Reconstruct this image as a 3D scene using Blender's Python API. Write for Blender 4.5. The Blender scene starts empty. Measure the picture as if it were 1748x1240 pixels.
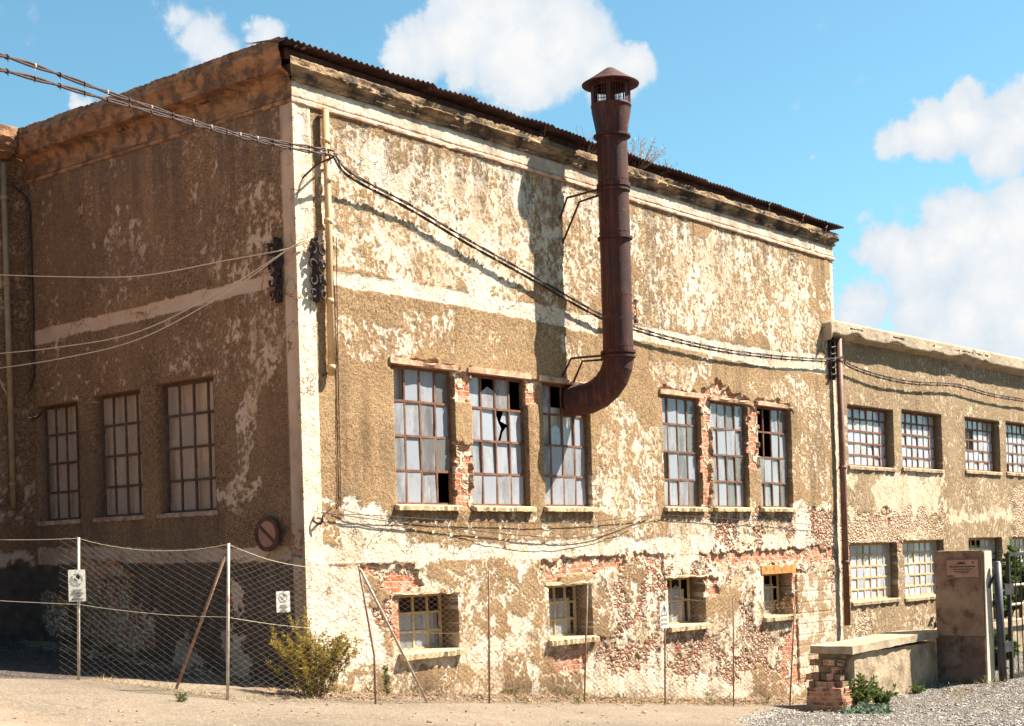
import bpy, bmesh, math, random
import numpy as np
from mathutils import Vector, Matrix
random.seed(7); rng = np.random.default_rng(7)
sc = bpy.context.scene
COL = sc.collection
R = math.radians
# ------------------------------------------------------------------ camera
F, ROLL, HY, YAW = 2559.0, -0.0294, 951.2, 0.8946          # pixels of the 1748 px wide photograph
CAM = np.array([-12.4446, -13.2523, 0.0])                   # eye height is z = 0; the street is about 1.6 m lower
fw = np.array([math.sin(YAW), math.cos(YAW), 0.0]); rt = np.array([math.cos(YAW), -math.sin(YAW), 0.0]); up = np.array([0, 0, 1.0])
cr, sr = math.cos(ROLL), math.sin(ROLL)
cam_d = bpy.data.cameras.new("camera"); cam = bpy.data.objects.new("camera", cam_d); COL.objects.link(cam)
cam_d.sensor_width = 36.0; cam_d.lens = F / 1748 * 36
cam_d.clip_start = 0.1; cam_d.clip_end = 3000
xr = rt * cr + up * sr; yr = -rt * sr + up * cr
M = Matrix(((xr[0], yr[0], -fw[0], CAM[0]), (xr[1], yr[1], -fw[1], CAM[1]), (xr[2], yr[2], -fw[2], CAM[2]), (0, 0, 0, 1)))
cam.matrix_world = M
KS = (HY - 620) / 1748
cam_d.shift_x = KS * sr; cam_d.shift_y = KS * cr
sc.camera = cam

# ------------------------------------------------------------------ light
SUN_EL = R(51); SUN_H = np.array([0.779, -0.627])
sun_d = bpy.data.lights.new("sun", 'SUN'); sun = bpy.data.objects.new("sun", sun_d); COL.objects.link(sun)
sun_d.energy = 5.0; sun_d.angle = R(0.5); sun_d.color = (1.0, 0.905, 0.775)
sdir = Vector((SUN_H[0] * math.cos(SUN_EL), SUN_H[1] * math.cos(SUN_EL), math.sin(SUN_EL)))
sun.rotation_euler = sdir.to_track_quat('Z', 'Y').to_euler(); sun.location = (20, -20, 30)
sc.view_settings.view_transform = 'Standard'; sc.view_settings.look = 'None'
sc.view_settings.exposure = 1.72; sc.view_settings.gamma = 1.0
EXPO = 2 ** sc.view_settings.exposure

# pixel of the photograph -> direction / point on a plane of the place (used to read real positions off the photo)
def ray(u, v):
    a = (u - 874) / F; b = (v - 620) / F
    x = cr * a + sr * b; y = -sr * a + cr * b - (HY - 620) / F
    return rt * x - up * y + fw
def onY(u, v, y=0.0):
    r = ray(u, v); return CAM + r * ((y - CAM[1]) / r[1])
def onX(u, v, x=0.0):
    r = ray(u, v); return CAM + r * ((x - CAM[0]) / r[0])
GA, GB, GC = -1.54, -0.103, 0.10
def road_z(x, y):
    cl = lambda t, a: a * np.tanh(t / a)
    yy = cl(np.asarray(y, float), 22)
    return GA + GB * cl(x - 3, 22) + GB * 3 + np.where(yy > 0, .065, .10) * yy + .035 * np.clip(yy, 0, 8) * np.exp(-(np.minimum(x, 0) / .7) ** 2)
def onG(u, v):
    r = ray(u, v); t = 17.0
    for _ in range(30):
        p = CAM + r * t; t = t - (p[2] - float(road_z(p[0], p[1]))) / (r[2] + .016)
    return CAM + r * t
def proj(P):
    d = P - CAM
    z = d @ fw; x = (d @ rt) / z; y = -(d @ up) / z + (HY - 620) / F
    return 874 + F * (cr * x - sr * y), 620 + F * (sr * x + cr * y)

# world: Nishita sky plus cumulus placed by direction
world = bpy.data.worlds.new("World"); sc.world = world; world.use_nodes = True
wt = world.node_tree; wt.nodes.clear()
def wn(t, **k):
    n = wt.nodes.new(t)
    for a, b in k.items(): setattr(n, a, b)
    return n
def wmath(op, a, b=None, c=None):
    n = wn('ShaderNodeMath', operation=op)
    for i, v in enumerate((a, b, c)):
        if v is None: continue
        if isinstance(v, (int, float)): n.inputs[i].default_value = v
        else: wt.links.new(v, n.inputs[i])
    return n.outputs[0]
sky = wn('ShaderNodeTexSky'); sky.sky_type = 'NISHITA'; sky.sun_disc = False
sky.sun_elevation = SUN_EL; sky.sun_rotation = math.atan2(SUN_H[0], SUN_H[1])
sky.air_density = 1.0; sky.dust_density = 0.6; sky.ozone_density = 1.0
SKY_S = 0.051
tint = wn('ShaderNodeMix', data_type='RGBA', blend_type='MULTIPLY'); tint.inputs[0].default_value = 1.0
wt.links.new(sky.outputs[0], tint.inputs[6]); tint.inputs[7].default_value = (0.76, 1.13, 1.08, 1)
tc = wn('ShaderNodeTexCoord')
nz = wn('ShaderNodeTexNoise'); nz.inputs['Scale'].default_value = 9.0; nz.inputs['Detail'].default_value = 9.0; nz.inputs['Roughness'].default_value = 0.6
wt.links.new(tc.outputs['Generated'], nz.inputs['Vector'])
nz2 = wn('ShaderNodeTexNoise'); nz2.inputs['Scale'].default_value = 34.0; nz2.inputs['Detail'].default_value = 6.0; nz2.inputs['Roughness'].default_value = 0.62
wt.links.new(tc.outputs['Generated'], nz2.inputs['Vector'])
sub = wn('ShaderNodeVectorMath', operation='SUBTRACT'); wt.links.new(nz2.outputs['Color'], sub.inputs[0]); sub.inputs[1].default_value = (0.5, 0.5, 0.5)
scl = wn('ShaderNodeVectorMath', operation='SCALE'); wt.links.new(sub.outputs[0], scl.inputs[0]); scl.inputs[3].default_value = 0.030
warp = wn('ShaderNodeVectorMath', operation='ADD'); wt.links.new(tc.outputs['Generated'], warp.inputs[0]); wt.links.new(scl.outputs[0], warp.inputs[1])
# (u, v, radius px, density)
CLOUDS = [(345, 70, 62, .55), (305, 30, 50, .5), (372, 100, 55, .6), (455, 62, 40, .75), (255, 146, 22, .6), (140, 186, 26, .6), (180, 205, 30, .5),
          (720, 80, 62, .8), (690, 95, 45, .8), (800, 50, 88, 1), (880, 60, 110, 1), (900, 140, 60, .9), (960, 70, 95, 1), (1085, 110, 48, .95), (1040, 130, 60, .9), (790, 130, 40, .7),
          (1530, 235, 42, .8), (1590, 220, 55, .95), (1660, 205, 62, 1), (1745, 210, 70, 1), (1710, 260, 60, .8),
          (1650, 390, 78, .95), (1760, 400, 110, 1), (1600, 440, 75, .9), (1500, 425, 48, .8), (1545, 445, 55, .8), (1700, 480, 110, .95),
          (1480, 525, 62, .75), (1560, 525, 75, .8), (1650, 560, 90, .9), (1750, 560, 100, .9), (1450, 545, 45, .7), (1380, 268, 14, .35), (1480, 372, 30, .3)]
tot = None
for (u, v, rad, den) in CLOUDS:
    d = ray(u, v); d = d / np.linalg.norm(d)
    dn = wn('ShaderNodeVectorMath', operation='DISTANCE'); wt.links.new(warp.outputs[0], dn.inputs[0]); dn.inputs[1].default_value = tuple(d)
    q = wmath('MULTIPLY_ADD', dn.outputs['Value'], -1.0 / (rad / F * 1.22), 1.0)
    q = wmath('MULTIPLY', wmath('MAXIMUM', q, 0.0), den)
    tot = q if tot is None else wmath('SMOOTH_MAX', tot, q, 0.10)
nn = wmath('MULTIPLY_ADD', nz.outputs[0], 0.9, -0.45)
nn2 = wmath('MULTIPLY_ADD', nz2.outputs[0], 0.7, -0.35)
dens = wmath('ADD', wmath('ADD', tot, wmath('MULTIPLY', nn, 0.75)), wmath('MULTIPLY', nn2, 0.85))
mr = wn('ShaderNodeMapRange', interpolation_type='SMOOTHSTEP'); wt.links.new(dens, mr.inputs[0])
mr.inputs[1].default_value = 0.16; mr.inputs[2].default_value = 0.40; mr.inputs[3].default_value = 0.0; mr.inputs[4].default_value = 1.0
mr2 = wn('ShaderNodeMapRange'); wt.links.new(wmath('ADD', dens, wmath('MULTIPLY', nn2, 1.3)), mr2.inputs[0])
mr2.inputs[1].default_value = 0.25; mr2.inputs[2].default_value = 1.0; mr2.inputs[3].default_value = 0.42; mr2.inputs[4].default_value = 1.0
ccol = wn('ShaderNodeMix', data_type='RGBA'); wt.links.new(mr2.outputs[0], ccol.inputs[0])
k = 0.96 / (EXPO * SKY_S)
ccol.inputs[6].default_value = (0.55 * k, 0.72 * k, 0.88 * k, 1); ccol.inputs[7].default_value = (1.0 * k, 1.0 * k, 1.0 * k, 1)
mixc = wn('ShaderNodeMix', data_type='RGBA'); wt.links.new(mr.outputs[0], mixc.inputs[0]); wt.links.new(tint.outputs[2], mixc.inputs[6]); wt.links.new(ccol.outputs[2], mixc.inputs[7])
bg = wn('ShaderNodeBackground'); wt.links.new(mixc.outputs[2], bg.inputs[0]); bg.inputs[1].default_value = SKY_S
wo = wn('ShaderNodeOutputWorld'); wt.links.new(bg.outputs[0], wo.inputs[0])

# ------------------------------------------------------------------ numeric noise
_T = rng.random((512, 512))
def vn(x, y, s=0):
    x = np.asarray(x, float) + s * 17.31; y = np.asarray(y, float) + s * 9.77
    xi = np.floor(x).astype(int); yi = np.floor(y).astype(int); fx = x - xi; fy = y - yi
    fx = fx * fx * (3 - 2 * fx); fy = fy * fy * (3 - 2 * fy)
    a = _T[xi % 512, yi % 512]; b = _T[(xi + 1) % 512, yi % 512]; c = _T[xi % 512, (yi + 1) % 512]; d = _T[(xi + 1) % 512, (yi + 1) % 512]
    return (a * (1 - fx) + b * fx) * (1 - fy) + (c * (1 - fx) + d * fx) * fy
def fbm(x, y, o=5, s=0, g=0.55):
    t = 0; n = 0; a = 1.0
    for i in range(o):
        t = t + a * vn(x * 2 ** i, y * 2 ** i, s + i * 3); n += a; a *= g
    return t / n
def sstep(a, b, x):
    t = np.clip((x - a) / (b - a), 0, 1); return t * t * (3 - 2 * t)
def inpoly(u, v, poly):
    r = np.zeros(u.shape, bool); n = len(poly); j = n - 1
    for i in range(n):
        xi, yi = poly[i]; xj, yj = poly[j]
        c = ((yi > v) != (yj > v)) & (u < (xj - xi) * (v - yi) / ((yj - yi) or 1e-9) + xi)
        r ^= c; j = i
    return r
# distance to cells of stones: two nearest feature points on a jittered lattice
def stones(x, y, cell=0.16, s=0):
    gx = x / cell; gy = y / cell; ix = np.floor(gx).astype(int); iy = np.floor(gy).astype(int)
    f1 = np.full(x.shape, 9.0); f2 = np.full(x.shape, 9.0)
    for dx in (-1, 0, 1):
        for dy in (-1, 0, 1):
            cx = ix + dx; cy = iy + dy
            px = cx + _T[(cx + s) % 512, cy % 512]; py = cy + _T[cy % 512, (cx + 91 + s) % 512]
            d = np.hypot(gx - px, gy - py)
            f2 = np.where(d < f1, f1, np.minimum(f2, d)); f1 = np.minimum(f1, d)
    return f1, f2

# ------------------------------------------------------------------ materials
MATS = {}
class NT:
    def __init__(s, name):
        s.m = bpy.data.materials.new(name); s.m.use_nodes = True; s.t = s.m.node_tree
        s.b = s.t.nodes['Principled BSDF']; s.out = s.t.nodes['Material Output']
        s.tc = s.n('ShaderNodeTexCoord'); MATS[name] = s.m
    def n(s, t, **k):
        x = s.t.nodes.new(t)
        for a, b in k.items(): setattr(x, a, b)
        return x
    def l(s, a, b): s.t.links.new(a, b)
    def put(s, sock, v):
        if isinstance(v, bpy.types.NodeSocket): s.l(v, sock)
        elif isinstance(v, (tuple, list)) and len(v) == 3 and sock.type == 'RGBA': sock.default_value = (*v, 1)
        else: sock.default_value = v
    def noise(s, scale, detail=4, rough=0.55, vec=None, dist=0.0):
        x = s.n('ShaderNodeTexNoise'); x.inputs['Scale'].default_value = scale; x.inputs['Detail'].default_value = detail
        x.inputs['Roughness'].default_value = rough; x.inputs['Distortion'].default_value = dist
        s.l(vec if vec is not None else s.tc.outputs['Object'], x.inputs['Vector']); return x.outputs[0]
    def vor(s, scale, feat='F1', vec=None):
        x = s.n('ShaderNodeTexVoronoi', feature=feat); x.inputs['Scale'].default_value = scale
        s.l(vec if vec is not None else s.tc.outputs['Object'], x.inputs['Vector']); return x
    def ramp(s, v, a, b, c0=0.0, c1=1.0):
        x = s.n('ShaderNodeMapRange'); x.clamp = True; s.put(x.inputs[0], v)
        x.inputs[1].default_value = a; x.inputs[2].default_value = b; x.inputs[3].default_value = c0; x.inputs[4].default_value = c1
        return x.outputs[0]
    def mix(s, f, a, b, mode='MIX'):
        x = s.n('ShaderNodeMix', data_type='RGBA', blend_type=mode); s.put(x.inputs[0], f); s.put(x.inputs[6], a); s.put(x.inputs[7], b); return x.outputs[2]
    def math(s, op, a, b=0.0):
        x = s.n('ShaderNodeMath', operation=op); s.put(x.inputs[0], a); s.put(x.inputs[1], b); return x.outputs[0]
    def bump(s, h, st=0.5, d=0.02, nrm=None):
        x = s.n('ShaderNodeBump'); x.inputs['Strength'].default_value = st; x.inputs['Distance'].default_value = d; s.l(h, x.inputs['Height'])
        if nrm is not None: s.l(nrm, x.inputs['Normal'])
        return x.outputs[0]
    def vscale(s, v):
        x = s.n('ShaderNodeMapping'); x.inputs['Scale'].default_value = v; s.l(s.tc.outputs['Object'], x.inputs['Vector']); return x.outputs[0]
    def fin(s, col=None, rough=0.85, nrm=None, metal=0.0, spec=0.3):
        if col is not None: s.put(s.b.inputs['Base Color'], col)
        s.put(s.b.inputs['Roughness'], rough); s.b.inputs['Metallic'].default_value = metal; s.b.inputs['Specular IOR Level'].default_value = spec
        if nrm is not None: s.l(nrm, s.b.inputs['Normal'])
        return s.m

def mat_wall(name, rough_a, rough_b, plaster, dark=(0.035, 0.027, 0.022), brick_a=(0.40, 0.105, 0.048), rub=1.0):
    t = NT(name)
    at = t.n('ShaderNodeAttribute'); at.attribute_name = 'mask'
    sp = t.n('ShaderNodeSeparateColor'); t.l(at.outputs['Color'], sp.inputs[0])
    wR, wB, wU, wD = sp.outputs[0], sp.outputs[1], sp.outputs[2], at.outputs['Alpha']
    # rough cast
    g1 = t.noise(28, 4, 0.7); g2 = t.noise(75, 3, 0.75); g3 = t.noise(1.3, 5, 0.6); st = t.noise(1.0, 5, 0.6, t.vscale((3.0, 3.0, 0.35)))
    base = t.mix(t.ramp(g3, 0.3, 0.7), rough_a, rough_b)
    gm = t.noise(.8, 4, .6); gmod = t.ramp(gm, .32, .66, .35, 1.0)
    base = t.mix(t.ramp(t.noise(.45, 5, .65), .42, .66, 0, .45), base, t.mix(1.0, base, (0.80, 0.72, 0.66), 'MULTIPLY'))
    base = t.mix(t.math('SUBTRACT', 1.0, t.math('MULTIPLY', t.math('SUBTRACT', 1.0, t.ramp(g1, 0.40, 0.62)), gmod)), t.mix(1.0, base, (0.34, 0.28, 0.23), 'MULTIPLY'), base)
    base = t.mix(t.ramp(g2, 0.50, 0.66), base, t.mix(0.45, base, (0.75, 0.64, 0.44)))
    base = t.mix(t.ramp(st, 0.52, 0.78, 0, 0.55), base, t.mix(1.0, base, (0.62, 0.50, 0.42), 'MULTIPLY'))
    # white plaster
    p1 = t.noise(2.2, 6, 0.65); p2 = t.noise(22, 4, 0.6)
    pl = t.mix(t.ramp(p1, 0.42, 0.72), plaster, tuple(c * f for c, f in zip(plaster, (0.88, 0.78, 0.62))))
    pl = t.mix(t.ramp(p2, 0.52, 0.74, 0, 0.55), pl, (0.50, 0.38, 0.24))
    wv = t.n('ShaderNodeVectorMath', operation='ADD'); wx = t.n('ShaderNodeTexNoise'); wx.inputs['Scale'].default_value = 2.5; wx.inputs['Detail'].default_value = 5
    t.l(t.tc.outputs['Object'], wx.inputs['Vector']); t.l(t.tc.outputs['Object'], wv.inputs[0]); t.l(wx.outputs['Color'], wv.inputs[1])
    ck = t.vor(1.9, 'DISTANCE_TO_EDGE', wv.outputs[0]); crack = t.ramp(ck.outputs['Distance'], 0.002, 0.014, 1, 0)
    crm = t.math('MULTIPLY', crack, t.ramp(t.noise(1.1, 3), 0.47, 0.55))
    pl = t.mix(t.math('MULTIPLY', crm, 0.8), pl, (0.20, 0.12, 0.07))
    # brick
    mp = t.n('ShaderNodeSeparateXYZ'); t.l(t.tc.outputs['Object'], mp.inputs[0])
    cb = t.n('ShaderNodeCombineXYZ'); t.l(t.math('ADD', mp.outputs[0], mp.outputs[1]), cb.inputs[0]); t.l(mp.outputs[2], cb.inputs[1])
    wd = t.n('ShaderNodeVectorMath', operation='SCALE'); t.l(wx.outputs['Color'], wd.inputs[0]); wd.inputs[3].default_value = 0.09
    cb2 = t.n('ShaderNodeVectorMath', operation='ADD'); t.l(cb.outputs[0], cb2.inputs[0]); t.l(wd.outputs[0], cb2.inputs[1])
    br = t.n('ShaderNodeTexBrick'); t.l(cb2.outputs[0], br.inputs['Vector'])
    br.inputs['Scale'].default_value = 1.0; br.inputs['Brick Width'].default_value = 0.26; br.inputs['Row Height'].default_value = 0.075; br.inputs['Mortar Size'].default_value = 0.009
    br.inputs['Mortar Smooth'].default_value = 0.3
    br.inputs['Color1'].default_value = (*brick_a, 1); br.inputs['Color2'].default_value = (0.50, 0.19, 0.09, 1); br.inputs['Mortar'].default_value = (0.52, 0.42, 0.31, 1)
    bcol = t.mix(t.ramp(t.noise(9, 4, 0.65), 0.47, 0.66, 0, 0.85), br.outputs['Color'], (0.58, 0.44, 0.33))
    # rubble
    vs = t.vscale((1.0, 1.0, 1.5))
    v2 = t.n('ShaderNodeVectorMath', operation='ADD'); t.l(vs, v2.inputs[0]); t.l(wd.outputs[0], v2.inputs[1])
    v1 = t.vor(10, 'F1', v2.outputs[0]); ve = t.vor(10, 'DISTANCE_TO_EDGE', v2.outputs[0])
    sc1 = t.n('ShaderNodeSeparateColor'); t.l(v1.outputs['Color'], sc1.inputs[0])
    stn = t.mix(sc1.outputs[0], (0.40, 0.235, 0.145), (0.50, 0.36, 0.25)); stn = t.mix(t.ramp(sc1.outputs[1], 0.70, 0.74), stn, (0.38, 0.12, 0.06))
    stn = t.mix(t.ramp(t.noise(24, 4, 0.65), 0.48, 0.66, 0, 0.8), stn, (0.20, 0.10, 0.06)); stn = t.mix(t.ramp(t.noise(11, 5, 0.7), 0.50, 0.60, 0, 0.85), stn, (0.66, 0.55, 0.42))
    rcol = t.mix(t.ramp(ve.outputs['Distance'], 0.02, 0.08, 0.75, 0.0), stn, (0.16, 0.09, 0.06))
    rcol = t.mix(1.0 - rub, rcol, t.mix(t.ramp(t.noise(6, 5, .7), .4, .6), plaster, rough_b))
    c = t.mix(wR, base, pl); c = t.mix(wU, c, rcol); c = t.mix(wB, c, bcol)
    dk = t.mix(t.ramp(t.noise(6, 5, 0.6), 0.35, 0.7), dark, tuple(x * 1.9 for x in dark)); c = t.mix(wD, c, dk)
    # height
    hr = t.math('ADD', t.math('MULTIPLY', g1, 0.8), t.math('MULTIPLY', g2, 0.5))
    hp = t.math('SUBTRACT', t.math('ADD', t.math('MULTIPLY', p2, 0.55), t.math('MULTIPLY', t.noise(9, 5, 0.7), 0.9)), t.math('MULTIPLY', crm, 0.8))
    hb = t.math('ADD', t.math('MULTIPLY', br.outputs['Fac'], -0.9), t.math('MULTIPLY', t.noise(30, 3), 0.4))
    hu = t.math('ADD', t.ramp(ve.outputs['Distance'], 0.0, 0.25, 0, 0.9), t.math('MULTIPLY', t.noise(22, 5, 0.75), 1.0))
    mf = lambda f, a, b: t.math('ADD', t.math('MULTIPLY', a, t.math('SUBTRACT', 1.0, f)), t.math('MULTIPLY', b, f))
    h = mf(wR, hr, hp); h = mf(wU, h, hu); h = mf(wB, h, hb)
    return t.fin(c, 0.92, t.bump(h, 1.0, 0.030), spec=0.15)

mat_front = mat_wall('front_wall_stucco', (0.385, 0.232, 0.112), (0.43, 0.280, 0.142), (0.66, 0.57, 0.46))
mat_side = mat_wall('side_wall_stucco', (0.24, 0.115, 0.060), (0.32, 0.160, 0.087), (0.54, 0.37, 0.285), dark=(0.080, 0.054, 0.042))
mat_wing = mat_wall('wing_wall_stucco', (0.31, 0.210, 0.118), (0.37, 0.262, 0.15), (0.56, 0.455, 0.335), rub=0.42)

def mat_simple(name, ca, cb, scale=6, rough=0.8, bs=0.3, bd=0.01, metal=0.0, spots=None, spec=0.3, stretch=None, mid=(0.38, 0.66)):
    t = NT(name); vec = t.vscale(stretch) if stretch else None
    n1 = t.noise(scale, 6, 0.62, vec); c = t.mix(t.ramp(n1, *mid), ca, cb)
    if spots:
        n2 = t.noise(spots[1], 4, 0.6); c = t.mix(t.ramp(n2, spots[2], spots[2] + 0.10, 0, spots[3] if len(spots) > 3 else 0.9), c, spots[0])
    return t.fin(c, rough, t.bump(t.noise(scale * 8, 4, 0.65), bs, bd), metal, spec)
M_ = mat_simple
m_cornice = M_('cornice_weathered', (0.12, 0.073, 0.042), (0.40, 0.275, 0.155), 3.2, 0.93, 0.9, 0.03, spots=((0.035, 0.026, 0.020), 1.9, 0.48, 0.85), stretch=(0.8, 0.8, 2.5))
m_cornside = M_('cornice_side_ochre', (0.22, 0.110, 0.06), (0.38, 0.200, 0.105), 4.0, 0.93, 0.9, 0.03, spots=((0.085, 0.052, 0.038), 4.5, 0.48, 0.75), stretch=(0.8, 0.8, 2.0))
m_parapet = M_('parapet_concrete', (0.32, 0.25, 0.17), (0.46, 0.37, 0.26), 2.5, 0.92, 0.8, 0.02, spots=((0.10, 0.075, 0.055), 3.0, 0.60, 0.7))
m_soffit = M_('parapet_soffit', (0.11, 0.085, 0.07), (0.30, 0.23, 0.17), 2.0, 0.95, 0.8, 0.02)
m_rust_roof = M_('roof_rusted_sheet', (0.050, 0.028, 0.027), (0.11, 0.060, 0.050), 4, 0.8, 0.3, 0.01, spots=((0.25, 0.17, 0.14), 9, 0.62, 0.6))
m_flue = M_('flue_rusted_steel', (0.055, 0.013, 0.013), (0.14, 0.030, 0.025), 2.6, 0.55, 0.35, 0.006, spots=((0.035, 0.011, 0.012), 1.6, 0.53, 0.8), spec=0.5, stretch=(3, 3, 0.5))
m_rustdark = M_('bracket_rusted_iron', (0.045, 0.020, 0.015), (0.12, 0.045, 0.03), 8, 0.7, 0.3, 0.005)
m_iron = M_('wrought_iron_black', (0.020, 0.014, 0.015), (0.055, 0.030, 0.030), 12, 0.65, 0.4, 0.01)
m_frame = M_('window_frame_rust', (0.12, 0.052, 0.032), (0.24, 0.115, 0.065), 9, 0.8, 0.4, 0.004)
m_framey = M_('window_frame_ochre', (0.45, 0.30, 0.13), (0.58, 0.44, 0.24), 9, 0.8, 0.4, 0.004)
m_framedk = M_('window_frame_dark', (0.055, 0.032, 0.024), (0.11, 0.06, 0.04), 9, 0.8, 0.4, 0.004)
m_jamb = M_('window_reveal', (0.26, 0.14, 0.085), (0.36, 0.21, 0.13), 5, 0.92, 0.7, 0.01)
m_sill = M_('window_sill_concrete', (0.44, 0.33, 0.19), (0.58, 0.46, 0.28), 6, 0.92, 0.8, 0.012, spots=((0.20, 0.12, 0.07), 7, 0.60, 0.8))
m_sillwing = M_('window_sill_wing', (0.30, 0.20, 0.12), (0.46, 0.34, 0.22), 6, 0.92, 0.8, 0.012)
m_sillbrown = M_('window_sill_side', (0.24, 0.13, 0.09), (0.46, 0.32, 0.24), 6, 0.92, 0.8, 0.012)
m_lintel = M_('lintel_broken_plaster', (0.42, 0.22, 0.13), (0.64, 0.48, 0.33), 8, 0.92, 0.9, 0.02, spots=((0.30, 0.09, 0.05), 5, 0.58, 0.8))
m_lintrust = M_('lintel_rusted_beam', (0.45, 0.18, 0.05), (0.60, 0.30, 0.10), 8, 0.9, 0.8, 0.015, spots=((0.12, 0.06, 0.04), 10, 0.60, 0.8))
m_pipe = M_('drainpipe_cream', (0.48, 0.30, 0.14), (0.62, 0.44, 0.24), 5, 0.6, 0.3, 0.004, spots=((0.28, 0.14, 0.07), 4, 0.62, 0.7), stretch=(1, 1, 0.3))
m_pipebrown = M_('drainpipe_brown', (0.13, 0.060, 0.042), (0.22, 0.11, 0.075), 5, 0.6, 0.3, 0.004)
m_pipedull = M_('drainpipe_dull', (0.22, 0.15, 0.09), (0.32, 0.22, 0.13), 5, 0.6, 0.3, 0.004)
m_cable = M_('cable_sheath_dark', (0.035, 0.020, 0.018), (0.08, 0.045, 0.035), 20, 0.6, 0.3, 0.003)
m_wire = M_('wire_pale', (0.50, 0.40, 0.28), (0.62, 0.50, 0.36), 20, 0.5, 0.1, 0.002)
m_clip = M_('cable_clip_pale', (0.45, 0.33, 0.24), (0.60, 0.48, 0.36), 20, 0.5, 0.1, 0.002)
m_galv = M_('fence_galvanised', (0.42, 0.34, 0.27), (0.60, 0.52, 0.42), 14, 0.5, 0.2, 0.003, spots=((0.30, 0.14, 0.08), 9, 0.60, 0.8), spec=0.5)
m_galvbrown = M_('fence_post_rusted', (0.20, 0.10, 0.06), (0.34, 0.21, 0.14), 14, 0.6, 0.2, 0.003, spots=((0.45, 0.36, 0.28), 9, 0.62, 0.7), spec=0.4)
m_mesh = M_('fence_mesh_wire', (0.14, 0.095, 0.065), (0.22, 0.155, 0.105), 14, 0.5, 0.0, 0.002, spec=0.5)
m_meshdark = M_('fence_mesh_rusty', (0.055, 0.033, 0.022), (0.10, 0.06, 0.04), 14, 0.7, 0.0, 0.002)
m_sign = M_('sign_white', (0.70, 0.66, 0.56), (0.82, 0.79, 0.72), 5, 0.45, 0.05, 0.002, spots=((0.50, 0.40, 0.28), 9, 0.68, 0.5))
m_ink = M_('sign_black_print', (0.020, 0.018, 0.018), (0.05, 0.045, 0.045), 9, 0.6, 0.0, 0.001)
m_inkgrey = M_('sign_faded_print', (0.20, 0.19, 0.19), (0.34, 0.33, 0.32), 9, 0.6, 0.0, 0.001)
m_ring = M_('sign_faded_ring', (0.40, 0.36, 0.31), (0.50, 0.46, 0.40), 9, 0.6, 0.0, 0.001)
m_signrim = M_('round_sign_rusted_rim', (0.055, 0.020, 0.016), (0.11, 0.042, 0.030), 9, 0.7, 0.3, 0.004)
m_signface = M_('round_sign_faded_face', (0.24, 0.11, 0.085), (0.33, 0.165, 0.12), 6, 0.7, 0.3, 0.004)
m_curtain = M_('curtain_cloth', (0.62, 0.55, 0.46), (0.78, 0.72, 0.62), 3, 0.95, 0.1, 0.004, stretch=(5, 5, 0.4))
m_curtaingrey = M_('curtain_grey_cloth', (0.50, 0.48, 0.46), (0.74, 0.71, 0.67), 3, 0.95, 0.1, 0.004, stretch=(5, 5, 0.4))
m_stem = M_('plant_stem', (0.14, 0.075, 0.03), (0.24, 0.14, 0.06), 10, 0.8, 0.1, 0.003)
m_dry = M_('dry_grass', (0.32, 0.22, 0.10), (0.46, 0.34, 0.17), 10, 0.85, 0.0, 0.003)
m_drypink = M_('roof_dry_grass', (0.36, 0.25, 0.18), (0.52, 0.40, 0.30), 10, 0.85, 0.0, 0.003)
m_capstone = M_('wall_capping_concrete', (0.27, 0.205, 0.135), (0.46, 0.37, 0.26), 3, 0.92, 0.8, 0.015, spots=((0.16, 0.12, 0.09), 7, 0.60, 0.8))
m_lowplaster = M_('low_wall_render', (0.25, 0.185, 0.115), (0.52, 0.41, 0.28), 2.8, 0.92, 0.9, 0.02, spots=((0.20, 0.14, 0.10), 4.5, 0.57, 0.7), stretch=(1, 1, 0.6))
m_pillar = M_('pillar_render', (0.20, 0.125, 0.085), (0.32, 0.215, 0.15), 2.6, 0.92, 0.9, 0.016, spots=((0.09, 0.055, 0.042), 4.0, 0.54, 0.8))
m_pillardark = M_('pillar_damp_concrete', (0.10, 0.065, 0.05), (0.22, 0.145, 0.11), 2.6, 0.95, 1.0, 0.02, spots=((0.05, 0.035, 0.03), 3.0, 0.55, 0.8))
m_pillarlit = M_('pillar_render_sunlit_tone', (0.50, 0.42, 0.32), (0.66, 0.57, 0.45), 4, 0.92, 0.8, 0.012)
m_plaque = M_('plaque_stone', (0.30, 0.17, 0.12), (0.38, 0.23, 0.17), 6, 0.7, 0.2, 0.004)
m_steelblue = M_('gate_post_steel', (0.035, 0.031, 0.040), (0.075, 0.066, 0.078), 6, 0.5, 0.2, 0.003, spec=0.5)
m_gate = M_('gate_dark_paint', (0.020, 0.018, 0.018), (0.05, 0.042, 0.04), 9, 0.55, 0.2, 0.003)
m_inside = M_('interior_plaster', (0.10, 0.06, 0.045), (0.18, 0.11, 0.08), 2, 0.95, 0.2, 0.01)
m_brickdark = None

def mat_rust(name):
    t = NT(name); st = t.noise(1.0, 6, .65, t.vscale((14, 14, .55))); bl = t.noise(2.2, 6, .7); fi = t.noise(45, 4, .7)
    c = t.mix(t.ramp(bl, .38, .64), (0.034, 0.012, 0.010), (0.085, 0.025, 0.018)); c = t.mix(t.ramp(st, .52, .70, 0, .8), c, (0.17, 0.052, 0.024)); c = t.mix(t.ramp(st, .30, .46, .8, 0), c, (0.018, 0.010, 0.011))
    c = t.mix(t.ramp(fi, .56, .70, 0, .6), c, (0.17, 0.055, 0.035)); c = t.mix(t.ramp(t.noise(5, 5, .7), .60, .68, 0, .5), c, (0.24, 0.11, 0.07))
    return t.fin(c, t.ramp(bl, .3, .7, .55, .85), t.bump(t.math('ADD', fi, t.math('MULTIPLY', bl, 1.5)), .5, .012), spec=.3)
m_flue = mat_rust('flue_rusted_steel_sheet')
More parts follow.
